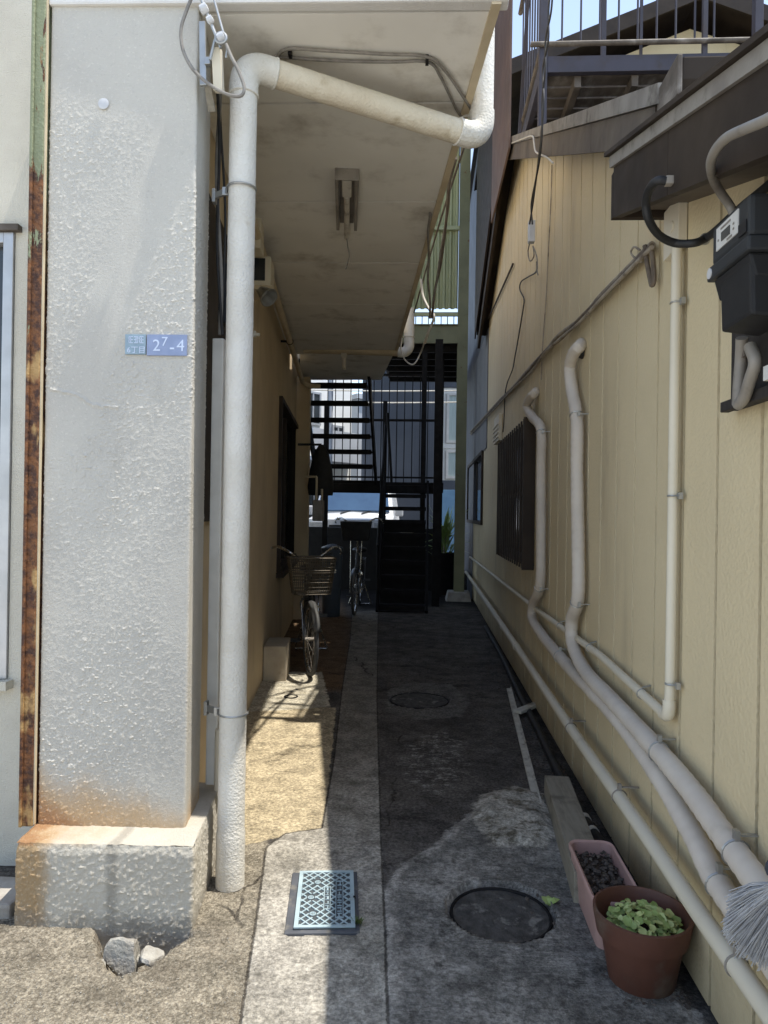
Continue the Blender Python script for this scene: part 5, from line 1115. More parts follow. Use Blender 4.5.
# blue bin, covered things by the wall
mb = MB(); c = LW(328,560,.35); Yb = 9.2; c = DY(332,560,Yb); mb.lathe([(.11,0),(.115,.02),(.135,.84),(.145,.85),(.145,.89),(.135,.90),(.02,.94)], (c.x,Yb,0), 24); solo(mb, 'dustbin', M['bin_blue'], 'blue grey dustbin standing behind the bicycle with the basket', 'bin', smooth=True)
mb = MB(); g = LW(318,500,.0); c = DY(321,470,8.35); mb.lathe([(.16,-.30),(.175,-.2),(.15,.0),(.10,.2),(.03,.30)], c, 16, .9, .6)
mb.tube([c+Vector((-.28,0,.3)), c+Vector((0,0,.3))], .014, 8); solo(mb, 'hanging_cover', M['black_cover'], 'dark cone shaped cover hanging from a hook left of the stair treads', 'cover', smooth=True)
mb = MB(); a = DY(312,521,7.5); b = DY(322.5,500,7.5); mb.bb((a.x,7.5,a.z),(b.x,7.66,b.z)); gmt = solo(mb, 'gas_meter', M['lamp_grey'], 'small grey gas meter on the pilaster beside the bicycle', 'meter', bev=.015)
mb = MB(); mb.tube([(a.x+.03,7.58,b.z),(a.x+.03,7.58,b.z+.25)],.012,8); mb.tube([(a.x+.09,7.58,b.z),(a.x+.09,7.58,b.z+.12)],.012,8); mb.tube([(a.x+.03,7.58,b.z+.25),(a.x-.1,7.62,b.z+.25)],.012,8); part(mb, 'pipe', M['cream_trim'], gmt, smooth=True)

# concrete block, kerb stone and cap along the left-hand wall
mb = MB(); q = [G(262,683),G(286,681)]; fr = q[1]; bl0 = (fr-LO).dot(LD); v1 = (fr-LO).dot(LN); wallbox(mb, bl0, bl0+.42, -.03, .275, .004, v1); solo(mb, 'concrete_block', M['concrete_tan'], 'tan concrete block at the foot of the side wall just before the bicycle', 'block', bev=.008)
c = G(291,697); mb = MB(); mb.lathe([(.052,.0),(.052,.006),(.040,.007),(.038,-.004),(.01,-.005)], (c.x,c.y,.0), 24); solo(mb, 'floor_drain', M['black_iron'], 'small round dark floor drain in the sunlit concrete near the bicycle', 'drain', smooth=True)
mb = MB(); a, b = DY(-60,918,2.34), DY(17,916,2.30); mb.bb((a.x,2.26,-.03),(-1.335,2.44,.045)); solo(mb, 'kerb_stone', M['concrete'], 'low kerb stone at the foot of the street front left of the plinth', 'kerb', bev=.01)

# ------------------------------------------------------------------ rubble in the broken ground before the plinth
def rock(c, s, seed, name, lab, grp=None, m='stone', cuts=9):
    bm = bmesh.new(); bmesh.ops.create_icosphere(bm, subdivisions=3, radius=1)
    rng = random.Random(seed); pl = []
    for k in range(cuts):
        n = Vector((rng.gauss(0,1),rng.gauss(0,1),rng.gauss(0,1))).normalized(); pl.append((n, rng.uniform(.42,.72)))
    for v in bm.verts:
        p = v.co.copy()
        for n, d in pl:
            e = p.dot(n)-d
            if e > 0: p -= n*e
        p += p.normalized()*mn.noise(p*3+Vector((seed,0,0)))*.07
        v.co = Vector((p.x*s[0], p.y*s[1], p.z*s[2]))
    mb = MB(); bm.verts.index_update(); mb.v = [v.co+Vector(c) for v in bm.verts]; mb.f = [tuple(v.index for v in f.verts) for f in bm.faces]; bm.free()
    return solo(mb, name, M[m], lab, 'rubble', grp)
rg = 'rubble in the broken ground'
c = G(123,958,-.02); rock(c, (.062,.055,.075), 3, 'concrete_chunk', 'largest grey concrete chunk, pointed, lying in the hole before the plinth', rg, cuts=6)
c = G(154,956,-.02); rock(c, (.042,.055,.034), 8, 'concrete_chunk', 'flat pale concrete chunk right of the pointed one in the hole', rg)
c = G(100,968,-.02); rock(c, (.022,.034,.02), 12, 'concrete_chunk', 'small pale concrete chunk at the left rim of the hole', rg)
c = G(140,962,-.04); rock(c, (.022,.022,.022), 15, 'concrete_chunk', 'smallest concrete chunk wedged between the two larger ones', rg)

# ------------------------------------------------------------------ meter lid and manholes
cN = sum((Vector(p) for p in LIDP), Vector())/4; ey = ((LIDP[3]-LIDP[0])+(LIDP[2]-LIDP[1])).normalized(); ex = ey.cross(Vector((0,0,1))).normalized()
ew = ((LIDP[1]-LIDP[0]).length+(LIDP[2]-LIDP[3]).length)/4+.004; eh = ((LIDP[3]-LIDP[0]).dot(ey)+(LIDP[2]-LIDP[1]).dot(ey))/4
ml = thing('meter_lid', 'rectangular dark framed water meter lid with a pale blue lattice pattern', 'meter lid', (cN.x,cN.y,0), atan2(ex.y,ex.x))
fw = .022; sh = -.012
mb = MB(); mb.bb((-ew,-eh,-.03),(ew,eh,.004)); part(mb, 'frame', M['lid_frame'], ml, local=True, bev=.003)
x0, x1, y0, y1 = -ew+fw+.006, ew-.014, -eh+.016, eh-.008
mb = MB(); mb.bb((x0,y0,.004),(x1,y1,.009)); part(mb, 'plate', M['lid_dark'], ml, local=True)
mb = MB(); b = .014
mb.bb((x0,y0,.0095),(x0+b,y1,.0135)); mb.bb((x1-b,y0,.0095),(x1,y1,.0135)); mb.bb((x0+b,y0,.0095),(x1-b,y0+b*.9,.0135)); mb.bb((x0+b,y1-b*.9,.0095),(x1-b,y1,.0135))
ix0, ix1, iy0, iy1 = x0+b, x1-b, y0+b*.9, y1-b*.9; W_, H_ = ix1-ix0, iy1-iy0
boxes = [(ix0+W_*.46,ix0+W_*.60,iy0+H_*.27,iy0+H_*.70),(ix0+W_*.70,ix0+W_*.86,iy0+H_*.12,iy0+H_*.82)]
emb = [(ix0+W_*.32,iy0+H_*.80),(ix0+W_*.20,iy0+H_*.50),(ix0+W_*.26,iy0+H_*.20)]
def inside(x, y): return any(a < x < c and d < y < e for a, c, d, e in boxes) or any(abs(x-p) < W_*.075 and abs(y-q) < H_*.06 for p, q in emb)
pit = W_/5.4
for s_ in (1, -1):
    for k in range(-30, 31):
        c0 = k*pit; pts = []
        run = []; N_ = 120
        for i in range(N_+1):
            y = iy0+H_*i/N_; x = (ix0+ix1)/2 + c0 + s_*(y-(iy0+iy1)/2)*.85
            ok = ix0 < x < ix1 and not inside(x, y)
            if ok: run.append(Vector((x,y,.0116)))
            if (not ok or i == N_) and len(run) > 1: mb.bar(run[0], run[-1], .0044, .0034 if s_ > 0 else .0030); run = []
            elif not ok: run = []
part(mb, 'lattice', M['lid_blue'], ml, local=True)
mb = MB(); rng = random.Random(5)
for a, c, d, e in boxes:
    t_ = .0028
    mb.bb((a,d,.0095),(a+t_,e,.0132)); mb.bb((c-t_,d,.0095),(c,e,.0132)); mb.bb((a+t_,d,.0095),(c-t_,d+t_,.0132)); mb.bb((a+t_,e-t_,.0095),(c-t_,e,.0132))
    n = 7 if e-d > H_*.6 else 5
    for i in range(n):                                                   # worn raised characters, read sideways
        yc = d+(e-d)*(i+.5)/n; hw = (c-a)*.28; hh = (e-d)/n*.34
        mb.bb((a+(c-a)/2-hw,yc-hh,.0095),(a+(c-a)/2+hw,yc-hh+.0018,.0125))
        if rng.random() < .8: mb.bb((a+(c-a)/2-hw,yc+hh-.0018,.0095),(a+(c-a)/2+hw,yc+hh,.0125))
        mb.bb((a+(c-a)/2+(rng.random()-.5)*hw,yc-hh+.0019,.0095),(a+(c-a)/2+(rng.random()-.5)*hw+.003,yc+hh-.0019,.0123))
for p, q in emb:
    mb.ring((p,q,.0115), W_*.055, .0018, (0,0,1), 20, 6)
    for a in (0, pi/3, 2*pi/3): mb.bar((p-cos(a)*W_*.045,q-sin(a)*W_*.045,.0112),(p+cos(a)*W_*.045,q+sin(a)*W_*.045,.0112),.0022,.002)
part(mb, 'raised_marks', M['lid_blue'], ml, local=True)
mb = MB(); mb.bb((x1-.004,-.006,.0095),(x1+.004,.006,.0142)); part(mb, 'lift_slot', M['black_iron'], ml, local=True)
def cover(c, r, z, label):
    mb = MB(); n = 48; rows = []
    for j, f in enumerate((0.02,.2,.4,.6,.8,.92,.98,1.0,1.0)):
        rows.append([Vector((c.x+cos(2*pi*i/n)*r*f*(1+.012*mn.noise(Vector((cos(2*pi*i/n)*2,sin(2*pi*i/n)*2,z)))), c.y+sin(2*pi*i/n)*r*f, z+.004*mn.noise(Vector((cos(2*pi*i/n)*f*3,sin(2*pi*i/n)*f*3,1)))-(.03 if j == 8 else 0))) for i in range(n+1)])
    mb.grid(rows); t = solo(mb, 'manhole_cover', M['concrete_dark'], label, 'manhole cover', 'manhole covers in the alley', origin=(c.x,c.y,z), smooth=True); return t
mc = cover(MAN, MANR-.008, -.014, 'sunken round manhole cover with a ragged rim in the foreground'); k = MB(); k.ring((MAN.x,MAN.y,-.012), MANR-.004, .006, (0,0,1), 40, 6); part(k, 'rim', M['black_iron'], mc)
mc = cover(MAN2, MAN2R-.01, -.004, 'round manhole cover set in a pale ring half way down the alley'); k = MB(); k.ring((MAN2.x,MAN2.y,-.004), MAN2R-.006, .005, (0,0,1), 40, 6); part(k, 'rim', M['black_iron'], mc)

# ------------------------------------------------------------------ pots, planter, timber and hose along the right-hand wall
pc = Vector((.655,2.115,0)); pot = thing('flower_pot', 'round terracotta flower pot with small green clover like leaves', 'flower pot', pc)
mb = MB(); mb.lathe([(.088,0),(.093,.006),(.116,.135),(.128,.137),(.139,.196),(.139,.203),(.131,.205),(.127,.198),(.112,.12),(.0,.118)], pc, 40); part(mb, 'body', M['terracotta'], pot, smooth=True)
mb = MB(); rows = []
for j in range(9): rows.append([Vector((pc.x+cos(2*pi*i/28)*.0135*j, pc.y+sin(2*pi*i/28)*.0135*j, .142+.010*mn.noise(Vector((cos(2*pi*i/28)*j*.4,sin(2*pi*i/28)*j*.4,2))))) for i in range(29)])
mb.grid(rows); part(mb, 'soil', M['soil'], pot, smooth=True)
def leaf_disc(mb, c, r, n, rot):
    """a slightly cupped rounded leaf"""
    n = n.normalized(); x = n.orthogonal().normalized(); y = n.cross(x); b = len(mb.v); mb.v.append(c-n*r*.22)
    for k in range(9):
        a = rot+2*pi*k/9; rr = r*(1.0 if k % 3 else .78); mb.v.append(c+x*(rr*cos(a))+y*(rr*sin(a)))
    for k in range(9): mb.f.append((b, b+1+k, b+1+(k+1) % 9))
rng = random.Random(11)
for nm, cnt, mt in (('leaf', 100, 'leaf'), ('pale_leaf', 110, 'leaf_pale')):
    mb = MB()
    for k in range(cnt):
        a = rng.uniform(0, 2*pi); d = sqrt(rng.random())*.102; hgt = .168+.034*(1-(d/.102)**2)+rng.uniform(-.012,.012)
        c = pc+Vector((cos(a)*d+.004, sin(a)*d-.008, hgt)); n = Vector((rng.gauss(0,.35)+cos(a)*d*3, rng.gauss(0,.35)+sin(a)*d*3-.15, 1)); leaf_disc(mb, c, rng.uniform(.008,.0165), n, rng.uniform(0,6))
    mb_ = part(mb, 'leaves', M[mt], pot, smooth=True, label='pale yellow green leaves' if 'pale' in nm else None)
mb = MB()
for k in range(60):
    a = rng.uniform(0, 2*pi); d = sqrt(rng.random())*.09; c = pc+Vector((cos(a)*d, sin(a)*d, .14)); mb.tube([c, c+Vector((rng.gauss(0,.008), rng.gauss(0,.008), .035))], .0012, 4, cap=False)
part(mb, 'stems', M['leaf_pale'], pot)

# long planter: rim corners from the photograph on the plane of the rim
rz_ = .165; a, b = G(572,843,rz_), G(606,838,rz_)
far = (a+b)/2; dirp = Vector((.02,-1,0)).normalized(); sd = Vector((0,0,1)).cross(dirp); Lp, Wp = .42, .158
pl = thing('planter', 'long faded pink plastic planter filled with dry soil behind the flower pot', 'planter', (far.x+.01,far.y-.21,0)); 
def rrect(cx, cy, w, l, r, z, n=5):
    out = []
    for sx_, sy_, a0 in ((1,1,0),(-1,1,pi/2),(-1,-1,pi),(1,-1,1.5*pi)):
        for k in range(n+1): a = a0+pi/2*k/n; out.append(Vector((cx+sx_*(w/2-r)+r*cos(a), cy+sy_*(l/2-r)+r*sin(a), z)))
    return out
cx, cy = far.x+.0, far.y-Lp/2
mb = MB(); rings = [rrect(cx,cy,Wp*.78,Lp*.90,.03,.0), rrect(cx,cy,Wp*.80,Lp*.91,.03,.004), rrect(cx,cy,Wp*.95,Lp*.975,.035,.148), rrect(cx,cy,Wp*1.02,Lp*1.01,.04,.150), rrect(cx,cy,Wp*1.03,Lp*1.012,.04,.163), rrect(cx,cy,Wp*.99,Lp*.995,.038,.168), rrect(cx,cy,Wp*.90,Lp*.955,.034,.163), rrect(cx,cy,Wp*.86,Lp*.94,.03,.09)]
for r_ in rings: r_.append(r_[0].copy())
mb.grid(rings); b0 = len(mb.v); mb.v += rings[0][:-1]; mb.f.append(tuple(range(b0, b0+len(rings[0])-1)))
part(mb, 'trough', M['pink_plastic'], pl, smooth=True)
mb = MB(); rows = []
for j in range(34):
    y = cy-Lp*.46+Lp*.92*j/33; rows.append([Vector((cx-Wp*.435+Wp*.87*i/14, y, .118+.014*mn.noise(Vector((i*.5,j*.5,4)))+.008*mn.noise(Vector((i*1.3,j*1.3,1))))) for i in range(15)])
mb.grid(rows); part(mb, 'soil', M['soil'], pl, smooth=True)
mb = MB()
for k in range(170):
    c = Vector((cx+rng.uniform(-.4,.4)*Wp, cy+rng.uniform(-.45,.45)*Lp, .128+rng.uniform(-.002,.008))); r_ = rng.uniform(.004,.012)
    mb.box(c, (r_*rng.uniform(.8,2), r_, r_*.8), Matrix.Rotation(rng.uniform(0,6),3,'Z') @ Matrix.Rotation(rng.gauss(0,.5),3,'X'))
o = part(mb, 'gravel_crumbs', M['pebble'], pl); o['kind'] = 'stuff'

mb = MB(); a, b = G(558,776,.12), G(596,862,.12); d = (b-a).normalized(); w = Vector((0,0,1)).cross(d)
bar_a, bar_b = G(545,775,.115), G(575,872,.115)
mb.bar(bar_a+Vector((.055,0,-.06)), bar_b+Vector((.055,0,-.06)), .115, .118); solo(mb, 'timber_beam', M['timber'], 'weathered squared beam lying along the wall behind the planter', 'beam', bev=.005)
mb = MB(); a, b = G(509,689,.008), G(538,806,.008); mb.bar(a, b, .036, .014); wb = solo(mb, 'white_batten', M['timber_white'], 'long thin white batten lying on the ground along the right side', 'batten', bev=.002)
mb = MB(); mb.bar(a+Vector((.014,0,.0125)), b+Vector((.014,0,.0125)), .008, .010); part(mb, 'edge_lip', M['timber_white'], wb)
mb = MB(); a, b = G(517,712,.04), G(537,704,.045); mb.bar(a, b, .06, .02); solo(mb, 'wood_offcut', M['timber_white'], 'short whitish offcut lying across the black hose', 'offcut', bev=.003)
hz = thing('black_hose', 'black hose lying along the foot of the siding wall behind the beam', 'hose', G(560,760))
hp = [G(x, y, .02) for x, y in ((490,627),(503,657),(520,695),(537,728),(553,762),(567,790),(580,812),(592,832),(603,846))]; hp = [Vector((min(p.x,.755),p.y,.024)) for p in hp]
mb = MB(); mb.tube(smooth_path(hp,6), .022, 12); part(mb, 'tube', M['black_rubber'], hz, smooth=True)
mb = MB(); c = smooth_path(hp,6); mb.tube([c[38],c[39]], .0255, 14); mb.tube([c[42],c[43]], .0255, 14); part(mb, 'coupling', M['cable_white'], hz, smooth=True)

# debris: pebbles and crumbs along the wall, too many to count
mb = MB(); rng = random.Random(21)
for k in range(1500):
    y = 2.0+4.5*rng.random()**1.6; q = abs(rng.gauss(0,.11)); x = .775-q-(.0 if y > 3 else .02); r_ = rng.uniform(.002,.0075)*(1.4 if rng.random() < .06 else 1)
    mb.box((x,y,r_*.4), (r_*rng.uniform(.7,1.8), r_*rng.uniform(.7,1.8), r_), Matrix.Rotation(rng.uniform(0,6),3,'Z') @ Matrix.Rotation(rng.gauss(0,.4),3,'X'))
for k in range(350):
    c = G(rng.gauss(585,22), rng.gauss(868,25)); r_ = rng.uniform(.003,.008); mb.box((c.x,c.y,r_*.4), (r_*rng.uniform(.7,1.8), r_, r_), Matrix.Rotation(rng.uniform(0,6),3,'Z'))
o = part(mb, 'gravel_debris', M['pebble']); o['kind'] = 'stuff'; tag(o, 'dark loose gravel and dry debris along the foot of the siding wall', 'gravel')
mb = MB()
for k in range(700):
    px_, py_ = rng.uniform(0,330), rng.uniform(935,1040); c = G(px_, py_); r_ = rng.uniform(.0008,.0022)
    mb.box((c.x,c.y,r_*.5+.002), (r_*rng.uniform(.8,1.6), r_*rng.uniform(.8,1.6), r_), Matrix.Rotation(rng.uniform(0,6),3,'Z'))
o = part(mb, 'loose_grit', M['stone']); o['kind'] = 'stuff'; tag(o, 'fine pale grit scattered on the sunlit ground before the plinth', 'grit')

# weeds
def weed(px_, py_, n, s, lab, m='weed', seed=1, broad=False):
    c = G(px_, py_); rng = random.Random(seed); mb = MB()
    for k in range(n):
        a = rng.uniform(0,2*pi); l = s*rng.uniform(.6,1.2); r0 = c+Vector((rng.gauss(0,s*.35),rng.gauss(0,s*.35),0)) if not broad else c
        tip = r0+Vector((cos(a)*l*.7, sin(a)*l*.7, l*(.75 if not broad else .35))); mid = (r0+tip)/2+Vector((0,0,l*.16)); w = Vector((-sin(a),cos(a),0))*l*(.06 if not broad else .32)
        b = len(mb.v); mb.v += [r0-w*.3, r0+w*.3, mid-w, mid+w, tip]; mb.f += [(b,b+1,b+3,b+2),(b+2,b+3,b+4)]
    return solo(mb, 'weed', M[m], lab, 'weed', 'weeds in the alley ground')
weed(357,924,90,.022,'tiny tuft of green moss at the corner of the blue meter lid',seed=2); weed(391,995,26,.016,'tiny weed in the crack left of the sunken manhole cover',seed=4); weed(549,905,4,.05,'small seedling with broad leaves at the rim of the sunken manhole cover','leaf',3,True)

# broom resting on the pipes at the right edge
br = thing('broom', 'broom with stiff grey bristles resting on the pipes at the right edge', 'broom', DY(775,900,1.42))
h0 = DY(800,858,1.36); h1 = DY(786,905,1.42)
rng = random.Random(3); mb = MB()
tips = [(733,893),(726,925),(729,934),(740,948),(752,958),(768,964)]
for k in range(620):
    t_ = rng.random(); i = t_*(len(tips)-1); j = int(min(i, len(tips)-2)); f = i-j; tx = tips[j][0]*(1-f)+tips[j+1][0]*f; ty = tips[j][1]*(1-f)+tips[j+1][1]*f
    sx_ = 774+18*t_+rng.uniform(-3,3); sy_ = 884+8*t_+rng.uniform(-3,3); dep = rng.uniform(-.03,.03)
    e = DY(tx+rng.gauss(0,2.4), ty+rng.gauss(0,4.5), 1.47+dep); s0 = DY(sx_, sy_, 1.42+dep*.6); m_ = (s0+e)/2+Vector((rng.gauss(0,.003),rng.gauss(0,.003),rng.gauss(0,.003)+.004))
    mb.tube([s0, m_, e], .0008, 4, cap=False)
o = part(mb, 'bristles', M['bristle'], br); 
mb = MB(); mb.tube([DY(776,868,1.40),DY(790,880,1.42),DY(806,893,1.44)], .022, 12); part(mb, 'head', M['meter_grey'], br, smooth=True)
mb = MB(); mb.tube([DY(780,880,1.41), Vector((.745,.75,.86))], .012, 12); part(mb, 'handle', M['timber'], br, smooth=True)

# address plate on the pillar
pa_ = DY(146,344,2.372); ny_ = Vector((.033,-1,0)).normalized(); ap_ = thing('address_plate', 'small blue address plate with raised numerals on the grey pillar', 'address plate', pa_)
def prow(x0, y0, x1, y1, d, mb):
    A, B = DY(x0,y1,2.372), DY(x1,y0,2.372); fyp = lambda x: 2.372+.033*(x+1.345)
    mb.hexa([(A.x,fyp(A.x)-d,A.z),(B.x,fyp(B.x)-d,A.z),(B.x,fyp(B.x)+.004,A.z),(A.x,fyp(A.x)+.004,A.z)], [(A.x,fyp(A.x)-d,B.z),(B.x,fyp(B.x)-d,B.z),(B.x,fyp(B.x)+.004,B.z),(A.x,fyp(A.x)+.004,B.z)])
mb = MB(); prow(146,334,186,355,.0075,mb); part(mb, 'number_plate', M['plate_blue'], ap_, bev=.0012)
mb = MB(); prow(124.5,334,145.2,354,.0075,mb); part(mb, 'district_plate', M['plate_teal'], ap_, bev=.0012)
fyp = lambda x: 2.372+.033*(x+1.345)-.0078
def txt(t, x, y, size, m, name):
    c = DY(x, y, 2.365); X = Matrix.Translation((c.x, fyp(c.x), c.z)) @ Matrix.Rotation(atan2(.033,1),4,'Z') @ Matrix.Rotation(radians(90),4,'X'); lettering(t, size, .0009, X, name, M[m], ap_)
txt('2', 155, 345, .056, 'plate_text', 'numeral'); txt('7', 163, 341, .044, 'plate_text', 'numeral'); txt('-', 170.5, 346, .06, 'plate_text', 'dash'); txt('4', 179, 345, .056, 'plate_text', 'numeral')
txt('6丁目', 135, 349.5, .026, 'plate_text', 'district_text')
mb = MB(); c0 = DY(127,342,2.365); c1 = DY(143,336,2.365); rng = random.Random(9)
for i in range(3):                                                    # worn, unreadable characters
    xa = c0.x+(c1.x-c0.x)*(i+.1)/3; xb_ = c0.x+(c1.x-c0.x)*(i+.85)/3
    for z in (c0.z, (c0.z+c1.z)/2, c1.z): mb.bb((xa,fyp(xa)-.0009,z-.0013),(xb_,fyp(xa)+.001,z+.0013))
    for xm in ((xa+xb_)/2, xa+.001 if i != 1 else xb_-.001): mb.bb((xm-.0012,fyp(xa)-.0009,c0.z),(xm+.0012,fyp(xa)+.001,c1.z))
part(mb, 'worn_characters', M['plate_text'], ap_)

# ------------------------------------------------------------------ back street: wall, plants, van, buildings
mb = MB(); mb.bb((-3.6,12.5,-.05),(.30,12.64,1.09)); bw = solo(mb, 'boundary_wall', M['black_cover'], 'low dark wall closing the alley behind the stairs', 'wall', bev=.01)
mb = MB(); a, b = DY(388,537,12.3), DY(418,530,12.3); mb.bar(a, b, .09, .05); mb.bar(a+Vector((0,0,-.06)), a+Vector((.45,0,-.06)), .08, .05); solo(mb, 'plank', M['timber'], 'light plank lying on top of the low dark wall', 'plank', bev=.003)
pp_ = thing('potted_plant', 'tall spiky plant in a dark pot at the back beside the green post', 'potted plant', (.36,12.05,0))
mb = MB(); mb.lathe([(.15,0),(.155,.02),(.2,.62),(.215,.64),(.215,.70),(.19,.70),(.18,.62),(.0,.60)], (.36,12.05,0), 24); part(mb, 'pot', M['black_iron'], pp_, smooth=True)
mb = MB(); rng = random.Random(17)
for k in range(80):
    a = rng.uniform(0,2*pi); el = rng.uniform(.15,1.4); l = rng.uniform(.35,.75); r0 = Vector((.36+rng.gauss(0,.05),12.05+rng.gauss(0,.05),.62+rng.uniform(0,.5))); d = Vector((cos(a)*cos(el), sin(a)*cos(el), sin(el))); w = Vector((-sin(a),cos(a),0))*.022
    m1 = r0+d*l*.5; tp = r0+d*l+Vector((0,0,-.25*l*cos(el))); b = len(mb.v); mb.v += [r0-w*.5, r0+w*.5, m1-w, m1+w, tp]; mb.f += [(b,b+1,b+3,b+2),(b+2,b+3,b+4)]
part(mb, 'leaves', M['leaf'], pp_)
mb = MB(); mb.tube([(.36,12.05,.6),(.37,12.06,.95),(.35,12.05,1.15)], .03, 10); part(mb, 'stem', M['timber'], pp_, smooth=True)

def van():
    t = thing('parked_van', 'white van parked facing the alley behind the low wall', 'van', (-1.48,15.2,0))
    hw = .86; y0 = 14.15                                               # front bumper
    prof = [(0,.32),(-.02,.60),(.02,1.04),(.55,1.12),(.72,1.14),(1.18,1.72),(1.45,1.84),(2.6,1.87),(3.9,1.82),(4.15,1.55),(4.25,1.0),(4.25,.35)]
    mb = MB(); rows = []
    for u, tuck in ((-1,.10),(-.97,.04),(-.86,.0),(0,-.03),(.86,.0),(.97,.04),(1,.10)):
        row = []
        for (yy, z) in prof:
            w = hw*(1-.14*max(0,(z-1.1))/.75) if z > 1.1 else hw
            cy_ = tuck*(1.0 if yy < 2 else -1.0)
            row.append(Vector((-1.48+u*w, y0+yy+cy_*1.2, z-(.03 if abs(u) > .95 and z > 1.1 else 0))))
        rows.append(row)
    mb.grid(rows)
    for r_ in (rows[0], rows[-1]): b = len(mb.v); mb.v += [q.copy() for q in r_]; mb.f.append(tuple(range(b,b+len(r_))))
    body = part(mb, 'body', M['car_white'], t, smooth=True, bev=.0)
    def panel(u0, u1, a, b, m, name, off=.012, parent=t, w0=.93, w1=.86):
        (ya, za), (yb, zb) = a, b; n = Vector((0,-(zb-za),(yb-ya))).normalized(); 
        q = [Vector((-1.48+u0*hw*w0,y0+ya,za)),Vector((-1.48+u1*hw*w0,y0+ya,za)),Vector((-1.48+u1*hw*w1,y0+yb,zb)),Vector((-1.48+u0*hw*w1,y0+yb,zb))]
        if n.y > 0: n = -n
        mb = MB(); mb.hexa([p-n*.02 for p in q], [p+n*off for p in q]); return part(mb, name, M[m], parent, bev=.004)
    panel(-.95,.95,(.77,1.20),(1.155,1.68),'glass_blue','windscreen',.055)
    panel(-.55,.55,(.0,.82),(.01,.93),'car_black','grille',.05); panel(-.75,.75,(.0,.36),(-.012,.52),'car_black','lower_grille',.05)
    for s_ in (-1, 1):
        u0, u1 = sorted((s_*.62, s_*1.0)); panel(u0,u1,(.01,.80),(.02,.98),'headlight','headlight',.06,w1=.93)
        mb = MB(); mb.box((-1.48+s_*(hw+.10),y0+.95,1.22),(.17,.10,.20)); part(mb, 'mirror', M['car_white'], t, bev=.03)
        for yy in (.75, 3.4):
            mb = MB(); mb.tube([(-1.48+s_*(hw-.2),y0+yy,.31),(-1.48+s_*(hw-.01),y0+yy,.31)], .31, 24); w_ = part(mb, 'wheel', M['black_rubber'], t); mb = MB(); mb.tube([(-1.48+s_*(hw-.012),y0+yy,.31),(-1.48+s_*(hw+.004),y0+yy,.31)], .19, 20); part(mb, 'rim', M['alu'], w_)
    mb = MB(); mb.box((-1.48,y0-.055,.56),(.33,.02,.165)); part(mb, 'number_plate', M['sticker'], t)
    mb = MB(); mb.tube([(-1.75,y0+.70,1.165),(-1.35,y0+.80,1.27)], .012, 6); mb.tube([(-1.3,y0+.70,1.165),(-.95,y0+.80,1.27)], .012, 6); part(mb, 'wiper', M['car_black'], t)
van()
for o in [q for q in COL.objects if q.name.startswith('parked_van')]: o.location.z = .17
def house(name, label, c, w, d, h, rz, m, wins, wm='glass_dark', fm='alu', bands=()):
    t = thing(name, label, 'building', c, rz); mb = MB(); mb.bb((-w/2,0,-.1),(w/2,d,h)); part(mb, 'wall', M[m], t, local=True)
    mb = MB(); mb.bb((-w/2-.12,-.12,h+.002),(w/2+.12,d+.12,h+.18)); part(mb, 'roof', M['grey_house'], t, local=True)
    for (x0, x1, z0, z1) in wins:
        f = MB(); e = .07; f.bb((x0,-.05,z0),(x0+e,.02,z1)); f.bb((x1-e,-.05,z0),(x1,.02,z1)); f.bb((x0+e,-.05,z0),(x1-e,.02,z0+e)); f.bb((x0+e,-.05,z1-e),(x1-e,.02,z1)); f.bb(((x0+x1)/2-.03,-.045,z0+e),((x0+x1)/2+.03,-.005,z1-e))
        wd = part(f, 'window', M[fm], t, local=True); g = MB(); g.bb((x0+e,-.02,z0+e),(x1-e,-.004,z1-e)); part(g, 'pane', M[wm], wd, local=True)
    for (z0, z1, bm_) in bands: mb = MB(); mb.bb((-w/2-.01,-.03,z0),(w/2+.01,-.002,z1)); part(mb, 'band', M[bm_], t, local=True)
    return t
hA = house('corrugated_building', 'dark slate blue sheet clad building across the back street', (-.62,18.5,0), 2.05, 3, 5.8, radians(1.5), 'slate_sheet', [])
mb = MB()
for k in range(28): mb.bb((-1.0+k*.0735,-.022,0),(-.985+k*.0735,-.002,5.7))
part(mb, 'rib', M['slate_sheet'], hA, local=True)
hB = house('white_house', 'bright white house seen through the upper stair treads', (-3.35,23.5,0), 2.6, 7, 10, radians(52), 'white_house', [(-.9,.0,1.0,2.2),(.35,.9,3.2,4.3),(-.9,-.2,4.2,5.3),(.3,1.0,6.2,7.2)])
mb = MB(); mb.bb((.4,-.06,.02),(1.1,-.002,2.05)); part(mb, 'door', M['door_brown'], hB, local=True)
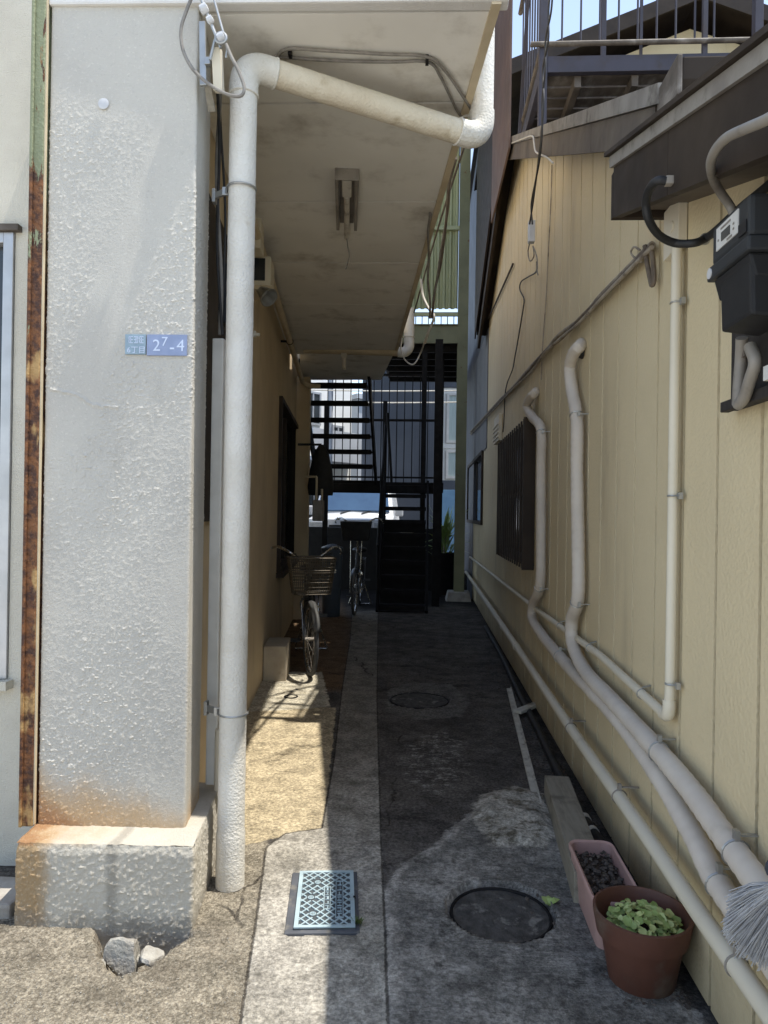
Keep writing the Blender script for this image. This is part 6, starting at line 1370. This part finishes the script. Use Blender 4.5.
mb = MB(); mb.bb((-1.2,-.75,3.0),(1.2,-.003,3.12)); mb.bb((-1.2,-.75,3.121),(1.2,-.71,4.0)); part(mb, 'balcony', M['grey_house'], hB, local=True)
hC = house('pale_grey_house', 'pale grey house between the white house and the slate building', (-1.6,27,0), 2.2, 5, 5.6, radians(35), 'grey_house', [(-.7,.1,1.2,2.3),(-.7,.3,3.8,4.9)])
hD = house('white_apartment_block', 'white block with curtained windows and a dark band at the right of the back street', (2.35,20,0), 3.7, 6, 6.2, 0, 'white_house', [(-1.75,-.95,3.35,4.75),(-.9,-.1,3.35,4.75),(-1.75,-.95,2.35,3.15),(-.9,-.1,2.35,3.15),(-1.7,-.9,1.45,1.95),], 'curtain', 'sticker', ((2.02,2.30,'slate_sheet'),(3.2,3.32,'white_house'),(4.9,5.3,'slate_sheet')))
mb = MB(); a, b = DY(441,521,16), DY(461,490,16); mb.bb((a.x-.1,16,.0),(b.x+.8,16.03,b.z)); solo(mb, 'tarpaulin', M['blue_tarp'], 'blue sheet hanging behind the spiky plant across the street', 'tarpaulin', bev=.004)
for k, (z0, lab) in enumerate(((4.05,'upper of the two pale overhead cables crossing before the slate building'),(3.78,'lower of the two pale overhead cables crossing before the slate building'))):
    mb = MB(); mb.tube(smooth_path([Vector((-5+1.2*i,16.5,z0+.25*((i-5)/5)**2+.035*i)) for i in range(10)],4), .016, 6); solo(mb, 'overhead_cable', M['cable_white'], lab, 'cable', 'overhead cables in the back street', smooth=True)
# bare branches and an antenna mast in front of the white house
mb = MB(); tp = thing('utility_pole', 'thin grey utility pole in front of the white house', 'pole', (-2.62,19.5,0)); mb.tube([(-2.62,19.5,-.05),(-2.62,19.5,7.5)], .075, 10); part(mb, 'shaft', M['grey_house'], tp, smooth=True)
mb = MB(); mb.bar((-3.0,19.45,5.6),(-2.2,19.45,5.6),.06,.06); mb.bar((-3.0,19.45,4.9),(-2.3,19.45,4.9),.05,.05); part(mb, 'crossarm', M['black_iron'], tp)
